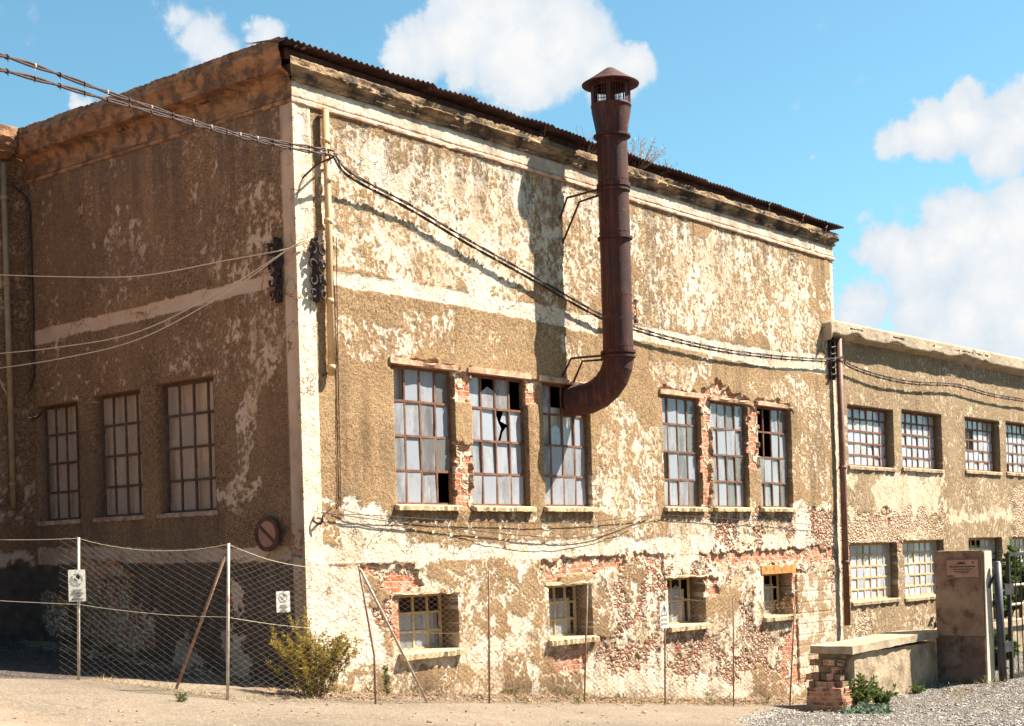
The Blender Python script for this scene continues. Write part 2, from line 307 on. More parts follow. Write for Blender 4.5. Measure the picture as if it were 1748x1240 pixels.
def mat_leaf(name, a, b, c):
    t = NT(name)
    n1 = t.noise(5, 3); oi = t.noise(38, 2)
    col = t.mix(t.ramp(n1, 0.35, 0.65), a, b); col = t.mix(t.ramp(oi, 0.50, 0.62), col, c)
    t.fin(col, 0.7, spec=0.2)
    tr = t.n('ShaderNodeBsdfTranslucent'); t.put(tr.inputs[0], col); mx = t.n('ShaderNodeMixShader'); mx.inputs[0].default_value = 0.35
    t.l(t.b.outputs[0], mx.inputs[1]); t.l(tr.outputs[0], mx.inputs[2]); t.l(mx.outputs[0], t.out.inputs[0]); return t.m
m_leafy = mat_leaf('shrub_foliage', (0.19, 0.17, 0.022), (0.34, 0.26, 0.035), (0.46, 0.29, 0.06))
m_green = mat_leaf('weed_foliage', (0.05, 0.085, 0.02), (0.10, 0.15, 0.04), (0.16, 0.17, 0.05))
m_ivy = mat_leaf('ivy_foliage', (0.035, 0.07, 0.018), (0.08, 0.13, 0.03), (0.13, 0.16, 0.04))
m_sage = mat_leaf('silver_weed_foliage', (0.09, 0.14, 0.09), (0.17, 0.23, 0.16), (0.22, 0.27, 0.19))

def mat_glass(name, dust_lo, dust_hi, dcol):
    t = NT(name)
    streak = t.noise(3.0, 5, 0.65, t.vscale((3.0, 3.0, 0.7))); fine = t.noise(18, 4, 0.7)
    gi = t.n('ShaderNodeNewGeometry'); rp = gi.outputs['Random Per Island']
    du = t.ramp(t.math('ADD', t.math('ADD', t.math('MULTIPLY', streak, 0.75), t.math('MULTIPLY', fine, 0.25)), t.math('MULTIPLY', t.math('SUBTRACT', rp, 0.5), 0.55)), 0.34, 0.66, dust_lo, dust_hi)
    dcol = t.mix(rp, dcol, tuple(c * f for c, f in zip(dcol, (.62, .70, .84))))
    t.fin(dcol, 0.75, spec=0.2)
    tp = t.n('ShaderNodeBsdfTransparent'); tp.inputs[0].default_value = (0.88, 0.92, 0.93, 1)
    mx = t.n('ShaderNodeMixShader'); t.l(du, mx.inputs[0]); t.l(tp.outputs[0], mx.inputs[1]); t.l(t.b.outputs[0], mx.inputs[2])
    gl = t.n('ShaderNodeBsdfGlossy'); gl.inputs['Roughness'].default_value = 0.06
    fr = t.n('ShaderNodeFresnel'); fr.inputs[0].default_value = 1.5
    m2 = t.n('ShaderNodeMixShader'); t.l(fr.outputs[0], m2.inputs[0]); t.l(mx.outputs[0], m2.inputs[1]); t.l(gl.outputs[0], m2.inputs[2])
    t.l(m2.outputs[0], t.out.inputs[0]); return t.m
m_glass = mat_glass('dusty_window_glass', 0.25, 0.70, (0.60, 0.58, 0.56))
m_glassw = mat_glass('frosted_window_glass', 0.60, 0.95, (0.64, 0.65, 0.67))
m_glasss = mat_glass('side_window_glass', 0.25, 0.62, (0.62, 0.40, 0.29))
m_glassd = mat_glass('grimy_window_glass', 0.40, 0.88, (0.52, 0.50, 0.48))
m_curtainwarm = M_('curtain_warm_cloth', (0.60, 0.40, 0.30), (0.85, 0.62, 0.48), 3, 0.95, 0.1, 0.004, stretch=(5, 5, 0.4))

def mat_road():
    t = NT('road_asphalt_dusty')
    n1 = t.noise(0.6, 6, 0.62); n2 = t.noise(70, 3, 0.7); n3 = t.noise(3.5, 5, 0.65)
    c = t.mix(t.ramp(n1, 0.35, 0.68), (0.185, 0.145, 0.106), (0.245, 0.196, 0.147)); c = t.mix(t.ramp(n3, 0.5, 0.72, 0, 0.45), c, (0.19, 0.148, 0.11))
    c = t.mix(t.ramp(n2, 0.40, 0.66), t.mix(1.0, c, (0.80, 0.78, 0.76), 'MULTIPLY'), c)
    at = t.n('ShaderNodeAttribute'); at.attribute_name = 'mask'; sp = t.n('ShaderNodeSeparateColor'); t.l(at.outputs['Color'], sp.inputs[0])
    c = t.mix(sp.outputs[0], c, t.mix(t.ramp(t.noise(9, 5, 0.7), 0.4, 0.65), (0.13, 0.085, 0.05), (0.24, 0.165, 0.10)))      # dirt strip
    c = t.mix(sp.outputs[1], c, t.mix(t.ramp(t.noise(5, 5, 0.7), 0.45, 0.75), (0.045, 0.036, 0.034), (0.09, 0.07, 0.06)))   # darker asphalt left of the building
    c = t.mix(sp.outputs[2], c, t.mix(t.ramp(n2, 0.38, 0.66), (0.060, 0.047, 0.040), (0.105, 0.083, 0.068)))   # worn greyer carriageway, made darker out of view to cut bounce light
    c = t.mix(at.outputs['Alpha'], c, t.mix(t.ramp(n3, .4, .65), (0.36, 0.235, 0.150), (0.44, 0.30, 0.20)))   # warm earth added beyond the view to bounce fill onto the side wall
    wv = t.n('ShaderNodeVectorMath', operation='ADD'); wx = t.n('ShaderNodeTexNoise'); wx.inputs['Scale'].default_value = 1.2; wx.inputs['Detail'].default_value = 5
    t.l(t.tc.outputs['Object'], wx.inputs['Vector']); t.l(t.tc.outputs['Object'], wv.inputs[0]); t.l(wx.outputs['Color'], wv.inputs[1])
    ck = t.vor(.55, 'DISTANCE_TO_EDGE', wv.outputs[0]); c = t.mix(t.math('MULTIPLY', t.ramp(ck.outputs['Distance'], 0.002, 0.010, 0.6, 0), t.ramp(t.noise(.5, 3), .45, .55)), c, (0.07, 0.05, 0.038))
    tr = t.noise(1.0, 4, 0.6, t.vscale((.25, 2.6, 1))); c = t.mix(t.ramp(tr, 0.5, 0.7, 0, 0.35), c, (0.11, 0.088, 0.068))
    gr = t.vor(55); gs = t.n('ShaderNodeSeparateColor'); t.l(gr.outputs['Color'], gs.inputs[0]); c = t.mix(t.ramp(gs.outputs[0], .86, .9, 0, .5), c, (0.36, 0.30, 0.23)); c = t.mix(t.ramp(gs.outputs[1], .88, .92, 0, .6), c, (0.07, 0.055, 0.045))
    return t.fin(c, 0.95, t.bump(t.math('ADD', n2, t.math('MULTIPLY', n3, 0.6)), 0.5, 0.012), spec=0.15)
m_road = mat_road()
def mat_gravel():
    t = NT('gravel_pale')
    v = t.vor(24); ve = t.vor(24, 'DISTANCE_TO_EDGE'); s = t.n('ShaderNodeSeparateColor'); t.l(v.outputs['Color'], s.inputs[0])
    c = t.mix(s.outputs[0], (0.17, 0.15, 0.13), (0.40, 0.36, 0.31)); c = t.mix(t.ramp(ve.outputs['Distance'], 0.02, 0.16, 1, 0), c, (0.06, 0.05, 0.045))
    c = t.mix(t.ramp(t.noise(1.4, 5), 0.5, 0.72, 0, 0.6), c, (0.20, 0.15, 0.10))
    return t.fin(c, 0.9, t.bump(t.ramp(ve.outputs['Distance'], 0, 0.3), 1.0, 0.03), spec=0.2)
m_gravel = mat_gravel()
m_pebble = M_('pebble_stone', (0.16, 0.145, 0.13), (0.44, 0.40, 0.36), 9, 0.9, 0.3, 0.004)

# ------------------------------------------------------------------ mesh helpers
class MB:
    def __init__(s): s.v = []; s.f = []
    def add(s, vs, fs):
        o = len(s.v); s.v += [tuple(float(c) for c in p) for p in vs]; s.f += [tuple(i + o for i in f) for f in fs]
    def box(s, a, b, tf=None):
        x0, y0, z0 = a; x1, y1, z1 = b
        vs = [(x0, y0, z0), (x1, y0, z0), (x1, y1, z0), (x0, y1, z0), (x0, y0, z1), (x1, y0, z1), (x1, y1, z1), (x0, y1, z1)]
        if tf: vs = [tf(*p) for p in vs]
        s.add(vs, [(0, 3, 2, 1), (4, 5, 6, 7), (0, 1, 5, 4), (1, 2, 6, 5), (2, 3, 7, 6), (3, 0, 4, 7)])
    def tube(s, pts, r, n=8, cap=True):
        pts = [Vector(p) for p in pts]; rr = r if isinstance(r, (list, tuple)) else [r] * len(pts)
        o = len(s.v); T0 = None; u = None
        for i, p in enumerate(pts):
            a = pts[max(i - 1, 0)]; b = pts[min(i + 1, len(pts) - 1)]; t = (b - a).normalized()
            if u is None:
                u = t.orthogonal().normalized()
            else:
                u = (u - t * u.dot(t)); u = u.normalized() if u.length > 1e-6 else t.orthogonal().normalized()
            w = t.cross(u)
            for k in range(n):
                an = 2 * math.pi * k / n; q = p + (u * math.cos(an) + w * math.sin(an)) * rr[i]; s.v.append(tuple(q))
        for i in range(len(pts) - 1):
            for k in range(n):
                a = o + i * n + k; b = o + i * n + (k + 1) % n; s.f.append((a, b, b + n, a + n))
        if cap:
            s.f.append(tuple(o + k for k in reversed(range(n)))); e = o + (len(pts) - 1) * n; s.f.append(tuple(e + k for k in range(n)))
    def lathe(s, c, prof, n=28, cap=False):
        o = len(s.v)
        for (r, z) in prof:
            for k in range(n):
                an = 2 * math.pi * k / n; s.v.append((c[0] + r * math.cos(an), c[1] + r * math.sin(an), z))
        for i in range(len(prof) - 1):
            for k in range(n):
                a = o + i * n + k; b = o + i * n + (k + 1) % n; s.f.append((a, b, b + n, a + n))
        if cap:
            s.f.append(tuple(o + k for k in reversed(range(n)))); e = o + (len(prof) - 1) * n; s.f.append(tuple(e + k for k in range(n)))
    def build(s, name, mat, parent=None, smooth=False):
        me = bpy.data.meshes.new(name); me.from_pydata(s.v, [], s.f); me.update()
        return link(name, me, mat, parent, smooth)
def link(name, me, mat, parent=None, smooth=False):
    if mat is not None: me.materials.append(mat)
    if smooth: me.polygons.foreach_set('use_smooth', [True] * len(me.polygons))
    o = bpy.data.objects.new(name, me); COL.objects.link(o)
    if parent is not None:
        o.parent = parent
        o.matrix_parent_inverse = Matrix.Translation(-(world_loc(parent)))
    return o
def world_loc(o):
    # every mesh is authored in world coordinates; only the Empties carry a location
    return o.location.copy() if o.type == 'EMPTY' else Vector((0, 0, 0))
def tag(o, label, cat, group=None, kind=None):
    if label: o['label'] = label
    if cat: o['category'] = cat
    if group: o['group'] = group
    if kind: o['kind'] = kind
    return o
def thing(name, label, cat, loc, group=None):
    o = bpy.data.objects.new(name, None); COL.objects.link(o); o.location = Vector([float(c) for c in loc]); o.empty_display_size = 0.3
    return tag(o, label, cat, group)
def grid_mesh(name, P, keep, mat, parent=None, extra=None, attr=None, smooth=True):
    """P: (ni,nj,3) points, keep: (ni-1,nj-1) faces; extra = (verts, faces, attr)"""
    ni, nj = P.shape[:2]; idx = np.arange(ni * nj).reshape(ni, nj)
    q = np.stack([idx[:-1, :-1], idx[1:, :-1], idx[1:, 1:], idx[:-1, 1:]], -1)[keep]
    V = P.reshape(-1, 3); A = attr.reshape(-1, 4) if attr is not None else None
    if extra is not None and len(extra[0]):
        q = np.concatenate([q, np.asarray(extra[1]) + 0]); V = np.concatenate([V, extra[0]])
        if A is not None: A = np.concatenate([A, extra[2]])
    used = np.zeros(len(V), bool); used[q.ravel()] = True; remap = np.cumsum(used) - 1
    V = V[used]; q = remap[q]
    me = bpy.data.meshes.new(name); me.vertices.add(len(V)); me.vertices.foreach_set('co', V.astype(np.float32).ravel())
    me.loops.add(q.size); me.loops.foreach_set('vertex_index', q.astype(np.int32).ravel())
    me.polygons.add(len(q)); me.polygons.foreach_set('loop_start', np.arange(0, q.size, 4, dtype=np.int32)); me.polygons.foreach_set('loop_total', np.full(len(q), 4, np.int32))
    me.update(calc_edges=True)
    if A is not None:
        ca = me.color_attributes.new('mask', 'FLOAT_COLOR', 'POINT'); ca.data.foreach_set('color', A[used].astype(np.float32).ravel())
    me.validate()
    return link(name, me, mat, parent, smooth)

FRONT = lambda a, b, c: (a, b, c)                 # a along the wall, b inwards, c up
SIDE = lambda a, b, c: (b, -a, c)                 # side wall: a = -y, inwards = +x

def wall_grid(name, tf, a0, a1, c0, c1, step, openings, depth, maskfn, mat, parent, corner=None):
    def axis(lo, hi, marks):
        ms = sorted({lo, hi, *[m for m in marks if lo < m < hi]}); out = [lo]
        for p, q in zip(ms[:-1], ms[1:]):
            n = max(1, int(round((q - p) / step))); out += list(p + (q - p) * np.arange(1, n + 1) / n)
        return np.array(out)
    xs = axis(a0, a1, [m for o in openings for m in o[:2]]); zs = axis(c0, c1, [m for o in openings for m in o[2:4]])
    A, Z = np.meshgrid(xs, zs, indexing='ij')
    P0 = np.stack(tf(A, np.zeros_like(A), Z), -1).reshape(-1, 3)
    u, v = proj(P0); u = u.reshape(A.shape); v = v.reshape(A.shape)
    d, attr = maskfn(A, Z, u, v)
    if corner == 'front': d = d + (0.030 - d) * np.exp(-(A / .05) ** 2)
    if corner == 'side': d = d + (0.030 - d) * np.exp(-(A / .05) ** 2)
    Ad = A.copy()
    if corner == 'front': Ad[0, :] = -0.030
    if corner == 'side': Ad[-1, :] = 0.030
    P = np.stack(tf(Ad, -d, Z), -1)
    keep = np.ones((len(xs) - 1, len(zs) - 1), bool); xm = (xs[1:] + xs[:-1]) / 2; zm = (zs[1:] + zs[:-1]) / 2
    EV = []; EF = []; EA = []; base = A.size; idx = np.arange(A.size).reshape(A.shape)
    for (o0, o1, p0, p1, *dep) in openings:
        keep[np.ix_((xm > o0) & (xm < o1), (zm > p0) & (zm < p1))] = False
        i0, i1 = np.argmin(abs(xs - o0)), np.argmin(abs(xs - o1)); j0, j1 = np.argmin(abs(zs - p0)), np.argmin(abs(zs - p1))
        loop = [(i, j0) for i in range(i0, i1)] + [(i1, j) for j in range(j0, j1)] + [(i, j1) for i in range(i1, i0, -1)] + [(i0, j) for j in range(j1, j0, -1)]
        dp = dep[0] if dep else depth; n = len(loop); s = base + len(EV)
        for (i, j) in loop:
            EV.append(tf(A[i, j], dp, Z[i, j])); EA.append((0.0, 0.0, 0.0, 0.90 if dp > .3 else 0.78))  # dirty brick reveals, darkened further in colour to deepen their shade
        for kk in range(n):
            a = idx[loop[kk]]; b = idx[loop[(kk + 1) % n]]; EF.append((a, b, s + (kk + 1) % n, s + kk))
    return grid_mesh(name, P, keep, mat, parent, (np.array(EV).reshape(-1, 3), EF, np.array(EA).reshape(-1, 4)), attr)

# ------------------------------------------------------------------ wall masks (where plaster, brick and rubble are; read off the photograph)
def make_masks(A, Z, u, v, white, brick, rubble, rough, fields, rfields, dark=None, seed=0, always=None, straight=()):
    wu = u + (fbm(A * 4.5, Z * 4.5, 6, seed + 1, .65) - .5) * 54; wv = v + (fbm(A * 4.5, Z * 4.5, 6, seed + 2, .65) - .5) * 54
    fine = fbm(A * 5.0, Z * 4.2, 6, seed + 3, 0.62); streak = fbm(A * 8.0, Z * 5.5, 5, seed + 4, 0.6)
    W = np.zeros(A.shape); B = np.zeros(A.shape); U = np.zeros(A.shape); D = np.zeros(A.shape)
    fl = 0.26 * fine + 0.30 * fbm(A * 12, Z * 8.5, 4, seed + 4, .6) + 0.50 * fbm(A * 24, Z * 17, 4, seed + 6, 0.72)
    dens = np.zeros(A.shape)
    for (poly, den) in fields:
        dens = np.where(inpoly(u + (fbm(A * 1.1, Z * 1.1, 4, seed + 7) - .5) * 120, v + (fbm(A * 1.1, Z * 1.1, 4, seed + 8) - .5) * 120, poly), den, dens)
    thr = np.interp(dens, np.linspace(0, 1, 41), np.quantile(fl.ravel()[::7], np.linspace(0, 1, 41)))
    W = sstep(.030, -.022, fl - thr + (fbm(A * .55, Z * .55, 3, seed + 61) - .5) * .10) * (dens > 0) * (.55 + .45 * sstep(.38, .55, fbm(A * 2.2, Z * 2.2, 4, seed + 9)))
    for p in white: W = np.where(inpoly(wu, wv, p), 1.0, W)
    for p in straight: W = np.where(inpoly(u + (wu - u) * .22, v + (wv - v) * .16, p), 1.0, W)
    for (poly, den) in rfields:
        m = inpoly(wu, wv, poly); U = np.where(m & (0.6 * fbm(A * 2.6, Z * 2.6, 5, seed + 11) + .4 * fbm(A * 9, Z * 9, 4, seed + 12) < np.quantile(0.6 * fbm(A[::7, ::7] * 2.6, Z[::7, ::7] * 2.6, 5, seed + 11) + .4 * fbm(A[::7, ::7] * 9, Z[::7, ::7] * 9, 4, seed + 12), den)), 1.0, U)
    for p in rubble: U = np.where(inpoly(wu, wv, p), 1.0, U)
    vein = (np.abs(fbm(A * 2.3, Z * 2.3, 5, seed + 51, .6) - .5) < .016) | (fbm(A * 3.1, Z * 3.1, 5, seed + 52, .6) > .66)
    for p in rough: m = inpoly(wu, wv, p); W = np.where(m, np.where(vein, 1.0, 0.0), W); U = np.where(m, 0.0, U)
    su = u + (fbm(A * 7, Z * 7, 4, seed + 21) - .5) * 22; sv = v + (fbm(A * 7, Z * 7, 4, seed + 22) - .5) * 22
    hole = fbm(A * 5, Z * 6, 5, seed + 23, .65) > .585
    for p in brick: B = np.where(inpoly(su, sv, p) & ~hole, 1.0, B); W = np.where(inpoly(su, sv, p) & hole, .8, W)
    if always is not None: W = np.where(always(A, Z, u, v), 1.0, W); U = np.where(always(A, Z, u, v), 0.0, U)
    U = np.where(B > 0, 0, U)
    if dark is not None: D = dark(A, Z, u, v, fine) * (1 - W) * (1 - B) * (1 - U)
    jit = (fbm(A * 6, Z * 6, 4, seed + 41) - .5) * .22; f1, f2 = stones(A + jit, Z * 1.35 + (fbm(A * 6, Z * 6, 4, seed + 42) - .5) * .22, 0.12, seed)
    Wh = sstep(.35, .60, W); relief = 0.015 * (1 - Wh) + 0.005 * Wh
    relief = relief + (fbm(A * 1.3, Z * 1.3, 4, seed + 31) - .5) * 0.020 + (1 - W) * (fbm(A * 16, Z * 16, 3, seed + 32) - .5) * 0.010 + W * (fbm(A * 7, Z * 7, 5, seed + 33, .62) - .5) * 0.020
    ru = -0.012 + sstep(0.0, 0.30, f2 - f1) * 0.010 + (fbm(A * 12, Z * 12, 5, seed + 34, .65) - .5) * 0.016
    rb = -0.028 + (fbm(A * 11, Z * 11, 3, seed + 35) - .5) * 0.020
    BH = np.zeros(A.shape, bool)
    for p in brick: BH |= inpoly(su, sv, p)
    d = np.where(BH, rb + .004 * (B == 0), np.where(U > 0, ru, relief))
    return d, np.stack([W, B, U, D], -1)

F_WHITE = [[(590, 235), (628, 240), (655, 262), (672, 285), (695, 300), (705, 345), (660, 335), (628, 300), (600, 290)],
           [(515, 960), (614, 962), (628, 1010), (650, 1075), (668, 1130), (600, 1150), (560, 1160), (515, 1190)],
           [(588, 862), (604, 852), (622, 872), (640, 858), (655, 888), (690, 900), (695, 930), (545, 932), (545, 915), (575, 905)],
           [(1350, 872), (1378, 862), (1400, 880), (1422, 895), (1422, 935), (1330, 930)],
           [(1180, 960), (1240, 965), (1215, 1040), (1190, 1100), (1170, 1060)], [(690, 1118), (800, 1108), (830, 1060), (870, 1000), (900, 1100), (840, 1140), (720, 1150)],
           [(1000, 1125), (1150, 1150), (1330, 1130), (1350, 1190), (1000, 1188)], [(1086, 960), (1120, 950), (1140, 1010), (1110, 1060)], [(1140, 945), (1195, 945), (1192, 985), (1140, 985)]]
F_STRAIGHT = [[(563, 462), (740, 489), (905, 518), (1020, 541), (1020, 572), (905, 547), (740, 514), (563, 487)],
           [(1070, 552), (1240, 585), (1330, 600), (1425, 607), (1425, 640), (1330, 632), (1240, 612), (1070, 576)],
           [(515, 930), (700, 928), (900, 923), (1100, 916), (1380, 911), (1380, 936), (1250, 942), (1100, 947), (930, 952), (700, 958), (515, 963)]]
F_BRICK = [[(612, 966), (700, 962), (722, 1000), (690, 1012), (660, 1012), (640, 985), (612, 980)], [(664, 1010), (684, 1015), (690, 1112), (676, 1115)],
           [(776, 640), (806, 640), (806, 690), (778, 680)], [(776, 758), (808, 758), (808, 872), (778, 872)],
           [(890, 652), (918, 652), (914, 692), (896, 690)], [(668, 604), (680, 608), (740, 618), (778, 628), (778, 645), (668, 627)], [(800, 630), (830, 640), (896, 648), (905, 665), (800, 640)],
           [(1197, 668), (1216, 655), (1216, 870), (1197, 870)], [(1277, 695), (1297, 695), (1297, 800), (1277, 800)], [(1210, 662), (1225, 650), (1248, 672), (1277, 684), (1277, 700), (1210, 690)],
           [(1128, 658), (1197, 672), (1197, 690), (1128, 680)], [(1290, 680), (1345, 690), (1350, 705), (1290, 697)],
           [(926, 958), (1064, 948), (1066, 972), (960, 985), (935, 1003), (926, 1003)], [(1080, 948), (1130, 944), (1140, 985), (1100, 960)], [(1196, 946), (1330, 938), (1425, 935), (1425, 958), (1300, 962), (1200, 965)],
           [(940, 1112), (1000, 1108), (1000, 1150), (950, 1150)], [(1352, 978), (1372, 978), (1372, 1170), (1340, 1170), (1352, 1080)], [(1203, 985), (1225, 985), (1225, 1020), (1203, 1020)], [(1335, 1080), (1362, 1080), (1362, 1175), (1335, 1170)]]
F_RUBBLE = [[(1385, 868), (1426, 868), (1426, 960), (1380, 960)], [(1215, 890), (1260, 880), (1250, 935), (1225, 935)]]
F_RFIELD = [([(1030, 1000), (1085, 960), (1140, 1060), (1210, 1085), (1300, 1060), (1340, 1150), (1200, 1165), (1010, 1140)], .62), ([(1200, 870), (1426, 870), (1426, 1010), (1240, 1010)], .34), ([(1060, 940), (1250, 960), (1300, 1090), (1240, 1150), (1080, 1120)], .42), ([(640, 985), (690, 1010), (690, 1110), (640, 1060)], .6)]
F_ROUGH = [[(548, 840), (578, 850), (582, 930), (536, 928), (536, 850)], [(692, 880), (1120, 880), (1110, 920), (700, 928)], [(695, 965), (770, 958), (775, 1000), (720, 1000)], [(776, 962), (900, 950), (925, 960), (925, 1080), (905, 1090), (880, 1040), (860, 1100), (800, 1060), (790, 990)],
           [(575, 1155), (680, 1145), (690, 1190), (560, 1190)], [(700, 1145), (805, 1130), (808, 1165), (760, 1180), (700, 1175)], [(858, 1130), (930, 1110), (1000, 1150), (1000, 1195), (858, 1195)], [(1010, 1015), (1040, 1010), (1042, 1090), (1015, 1095)], [(1288, 1140), (1340, 1150), (1345, 1195), (1280, 1195)],
           [(1066, 962), (1095, 955), (1090, 1030), (1068, 1030)], [(1200, 1005), (1290, 1000), (1240, 1060), (1200, 1050)]]
F_FIELD = [([(560, 190), (890, 270), (1020, 320), (1020, 545), (900, 520), (560, 455)], .47), ([(700, 260), (890, 300), (905, 420), (760, 400)], .66), ([(560, 330), (700, 370), (900, 470), (900, 515), (560, 455)], .54),
           ([(1070, 340), (1420, 440), (1420, 620), (1070, 550)], .50), ([(1150, 380), (1250, 420), (1250, 560), (1140, 540)], .76), ([(1075, 350), (1160, 380), (1150, 560), (1075, 540)], .46),
           ([(575, 515), (800, 540), (760, 610), (600, 590)], .26), ([(800, 545), (910, 560), (910, 600), (800, 590)], .10), ([(965, 560), (1010, 570), (1005, 610), (965, 600)], .30), ([(1120, 600), (1210, 620), (1200, 675), (1120, 660)], .60), ([(1300, 640), (1420, 650), (1420, 700), (1300, 690)], .30),
           ([(1010, 700), (1130, 720), (1130, 890), (1010, 890)], .34), ([(1030, 830), (1130, 830), (1130, 930), (1010, 930)], .62), ([(1352, 700), (1420, 700), (1420, 860), (1352, 850)], .22),
           ([(692, 960), (960, 940), (1010, 1200), (620, 1200)], .62), ([(1010, 940), (1430, 930), (1430, 1200), (1000, 1200)], .74), ([(1150, 870), (1430, 870), (1430, 915), (1150, 920)], .74), ([(536, 900), (700, 880), (700, 930), (536, 935)], .55)]
TALL = [(1.61, 2.80, .715, 2.53), (3.15, 4.38, .71, 2.53), (4.73, 5.90, .715, 2.53), (7.88, 9.05, .735, 2.555), (9.42, 10.60, .74, 2.55), (11.01, 12.17, .745, 2.56)]
BASE = [(1.62, 2.75, -1.20, -.455), (4.75, 5.81, -1.215, -.435), (7.90, 9.03, -1.195, -.42), (10.99, 12.09, -1.195, -.44)]
SIDEW = [(-2.73, -1.58, .70, 2.41), (-4.12, -3.07, .70, 2.38), (-5.45, -4.46, .70, 2.34)]
def front_mask(A, Z, u, v):
    strip = lambda A, Z, u, v: (A < 0.27) | (A > 13.91)
    d, m = make_masks(A, Z, u, v, F_WHITE, F_BRICK, F_RUBBLE, F_ROUGH, F_FIELD, F_RFIELD, seed=1, always=strip, straight=F_STRAIGHT)
    blocks = inpoly(u, v, [(1360, 980), (1418, 975), (1420, 1085), (1366, 1175)])
    m[..., 0] = np.where(blocks, .15 + .75 * (fbm(A * 5, Z * 5, 4, 78) > .5), m[..., 0]); m[..., 1] = np.where(blocks, 0, m[..., 1]); m[..., 2] = np.where(blocks, 0, m[..., 2])
    jx = np.abs(((A + (np.floor(Z / .2) % 2) * .2) / .4) % 1 - .5); jz = np.abs((Z / .2) % 1 - .5)
    d = np.where(blocks, 0.004 - 0.010 * ((jx > .478) | (jz > .46)) + (fbm(A * 6, Z * 6, 4, 77) - .5) * .014, d)
    d = d + np.where(A < 0.27, 0.020, 0)
    run = fbm(A * 14, Z * .8, 4, 301)
    g = np.zeros(A.shape)
    for (o0, o1, p0, p1) in TALL + BASE:
        below = (A > o0 - .12) & (A < o1 + .12) & (Z < p0)
        g = np.maximum(g, below * np.exp(-(p0 - Z) / .45) * sstep(.40, .62, run) * .55)
    g = np.maximum(g, sstep(.45, .05, Z - road_z(A, np.zeros_like(A))) * sstep(.3, .62, fbm(A * 2.5, Z * 2.5, 5, 303)) * .50)
    g = np.maximum(g, sstep(4.2, 5.6, Z) * sstep(.46, .64, run) * .50)
    g = np.maximum(g, sstep(.50, .68, fbm(A * 6, Z * .6, 5, 305)) * .30 * sstep(.45, .6, fbm(A * .7, Z * .7, 3, 306)))
    m[..., 3] = np.maximum(m[..., 3], g)
    return d, m

S_STRAIGHT = [[(470, 466), (468, 490), (300, 533), (150, 568), (43, 594), (43, 570), (260, 517), (400, 483)], [(40, 935), (180, 934), (330, 938), (500, 932), (500, 957), (300, 961), (40, 965)]]
S_WHITE = [[(372, 838), (400, 842), (410, 850), (436, 828), (432, 848), (425, 858), (405, 850), (385, 856)],
           [(300, 1110), (325, 1080), (340, 1120), (360, 1150), (300, 1150)], [(390, 1080), (420, 1090), (425, 1160), (385, 1160)], [(405, 985), (420, 1000), (415, 1060), (400, 1040)], [(240, 1020), (262, 1060), (262, 1110), (236, 1100)]]
S_BRICK = [[(140, 955), (200, 958), (232, 985), (140, 990)], [(495, 920), (520, 905), (520, 950), (500, 950)]]
S_RUBBLE = [[(140, 985), (230, 985), (232, 1030), (270, 1110), (160, 1110), (135, 1040)], [(70, 1020), (120, 1010), (120, 1080), (80, 1080)]]
S_FIELD = [([(40, 280), (500, 170), (500, 640), (40, 700)], .035), ([(195, 395), (260, 390), (250, 530), (170, 530)], .24), ([(400, 300), (470, 300), (470, 500), (370, 480)], .26), ([(400, 520), (450, 500), (445, 640), (405, 640)], .30), ([(410, 640), (440, 640), (440, 850), (405, 850)], .48), ([(270, 560), (390, 530), (390, 640), (260, 620)], .16)]
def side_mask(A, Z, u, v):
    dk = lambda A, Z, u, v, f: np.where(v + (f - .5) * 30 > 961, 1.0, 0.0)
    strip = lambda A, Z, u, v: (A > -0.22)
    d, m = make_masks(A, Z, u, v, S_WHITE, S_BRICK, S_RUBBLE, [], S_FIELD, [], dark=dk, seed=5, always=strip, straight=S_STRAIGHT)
    run = fbm(A * 11, Z * .7, 4, 311); g = sstep(3.6, 5.6, Z) * sstep(.42, .62, run) * .55
    for (o0, o1, p0, p1) in SIDEW:
        g = np.maximum(g, ((A > o0 - .15) & (A < o1 + .15) & (Z < p0)) * np.exp(-(p0 - Z) / .5) * sstep(.40, .60, run) * .6)
    g = np.maximum(g, sstep(.52, .70, fbm(A * .9, Z * .7, 5, 313)) * .35)
    m[..., 3] = np.maximum(m[..., 3], g)
    return d, m
G_WHITE = [[(1500, 820), (1560, 800), (1605, 808), (1608, 875), (1560, 885), (1485, 880)], [(1610, 872), (1730, 872), (1730, 888), (1610, 890)], [(1432, 868), (1500, 870), (1495, 890), (1432, 888)], [(1427, 690), (1440, 690), (1440, 800), (1427, 780)], [(1440, 790), (1460, 800), (1460, 830), (1440, 820)], [(1455, 1040), (1475, 1040), (1475, 1090), (1455, 1090)], [(1500, 905), (1608, 902), (1610, 922), (1460, 925)]]
G_BRICK = [[(1505, 868), (1520, 868), (1520, 895), (1505, 895)], [(1440, 925), (1456, 925), (1458, 1030), (1443, 1030)], [(1533, 922), (1548, 922), (1548, 945), (1533, 945)]]
G_RUBBLE = [[(1432, 888), (1600, 885), (1605, 905), (1500, 912), (1445, 935), (1432, 930)], [(1730, 820), (1760, 820), (1760, 920), (1730, 930)], [(1463, 1040), (1480, 1045), (1485, 1090), (1460, 1090)]]
G_ROUGH = []
G_FIELD = [([(1430, 600), (1760, 600), (1760, 1100), (1430, 1100)], .12), ([(1650, 820), (1730, 820), (1730, 870), (1650, 870)], .36), ([(1440, 1010), (1600, 1030), (1600, 1100), (1440, 1100)], .25)]
G_RFIELD = [([(1435, 870), (1610, 870), (1612, 925), (1435, 940)], .6)]
def wing_mask(A, Z, u, v):
    return make_masks(A, Z, u, v, G_WHITE, G_BRICK, G_RUBBLE, G_ROUGH, G_FIELD, G_RFIELD, seed=9)

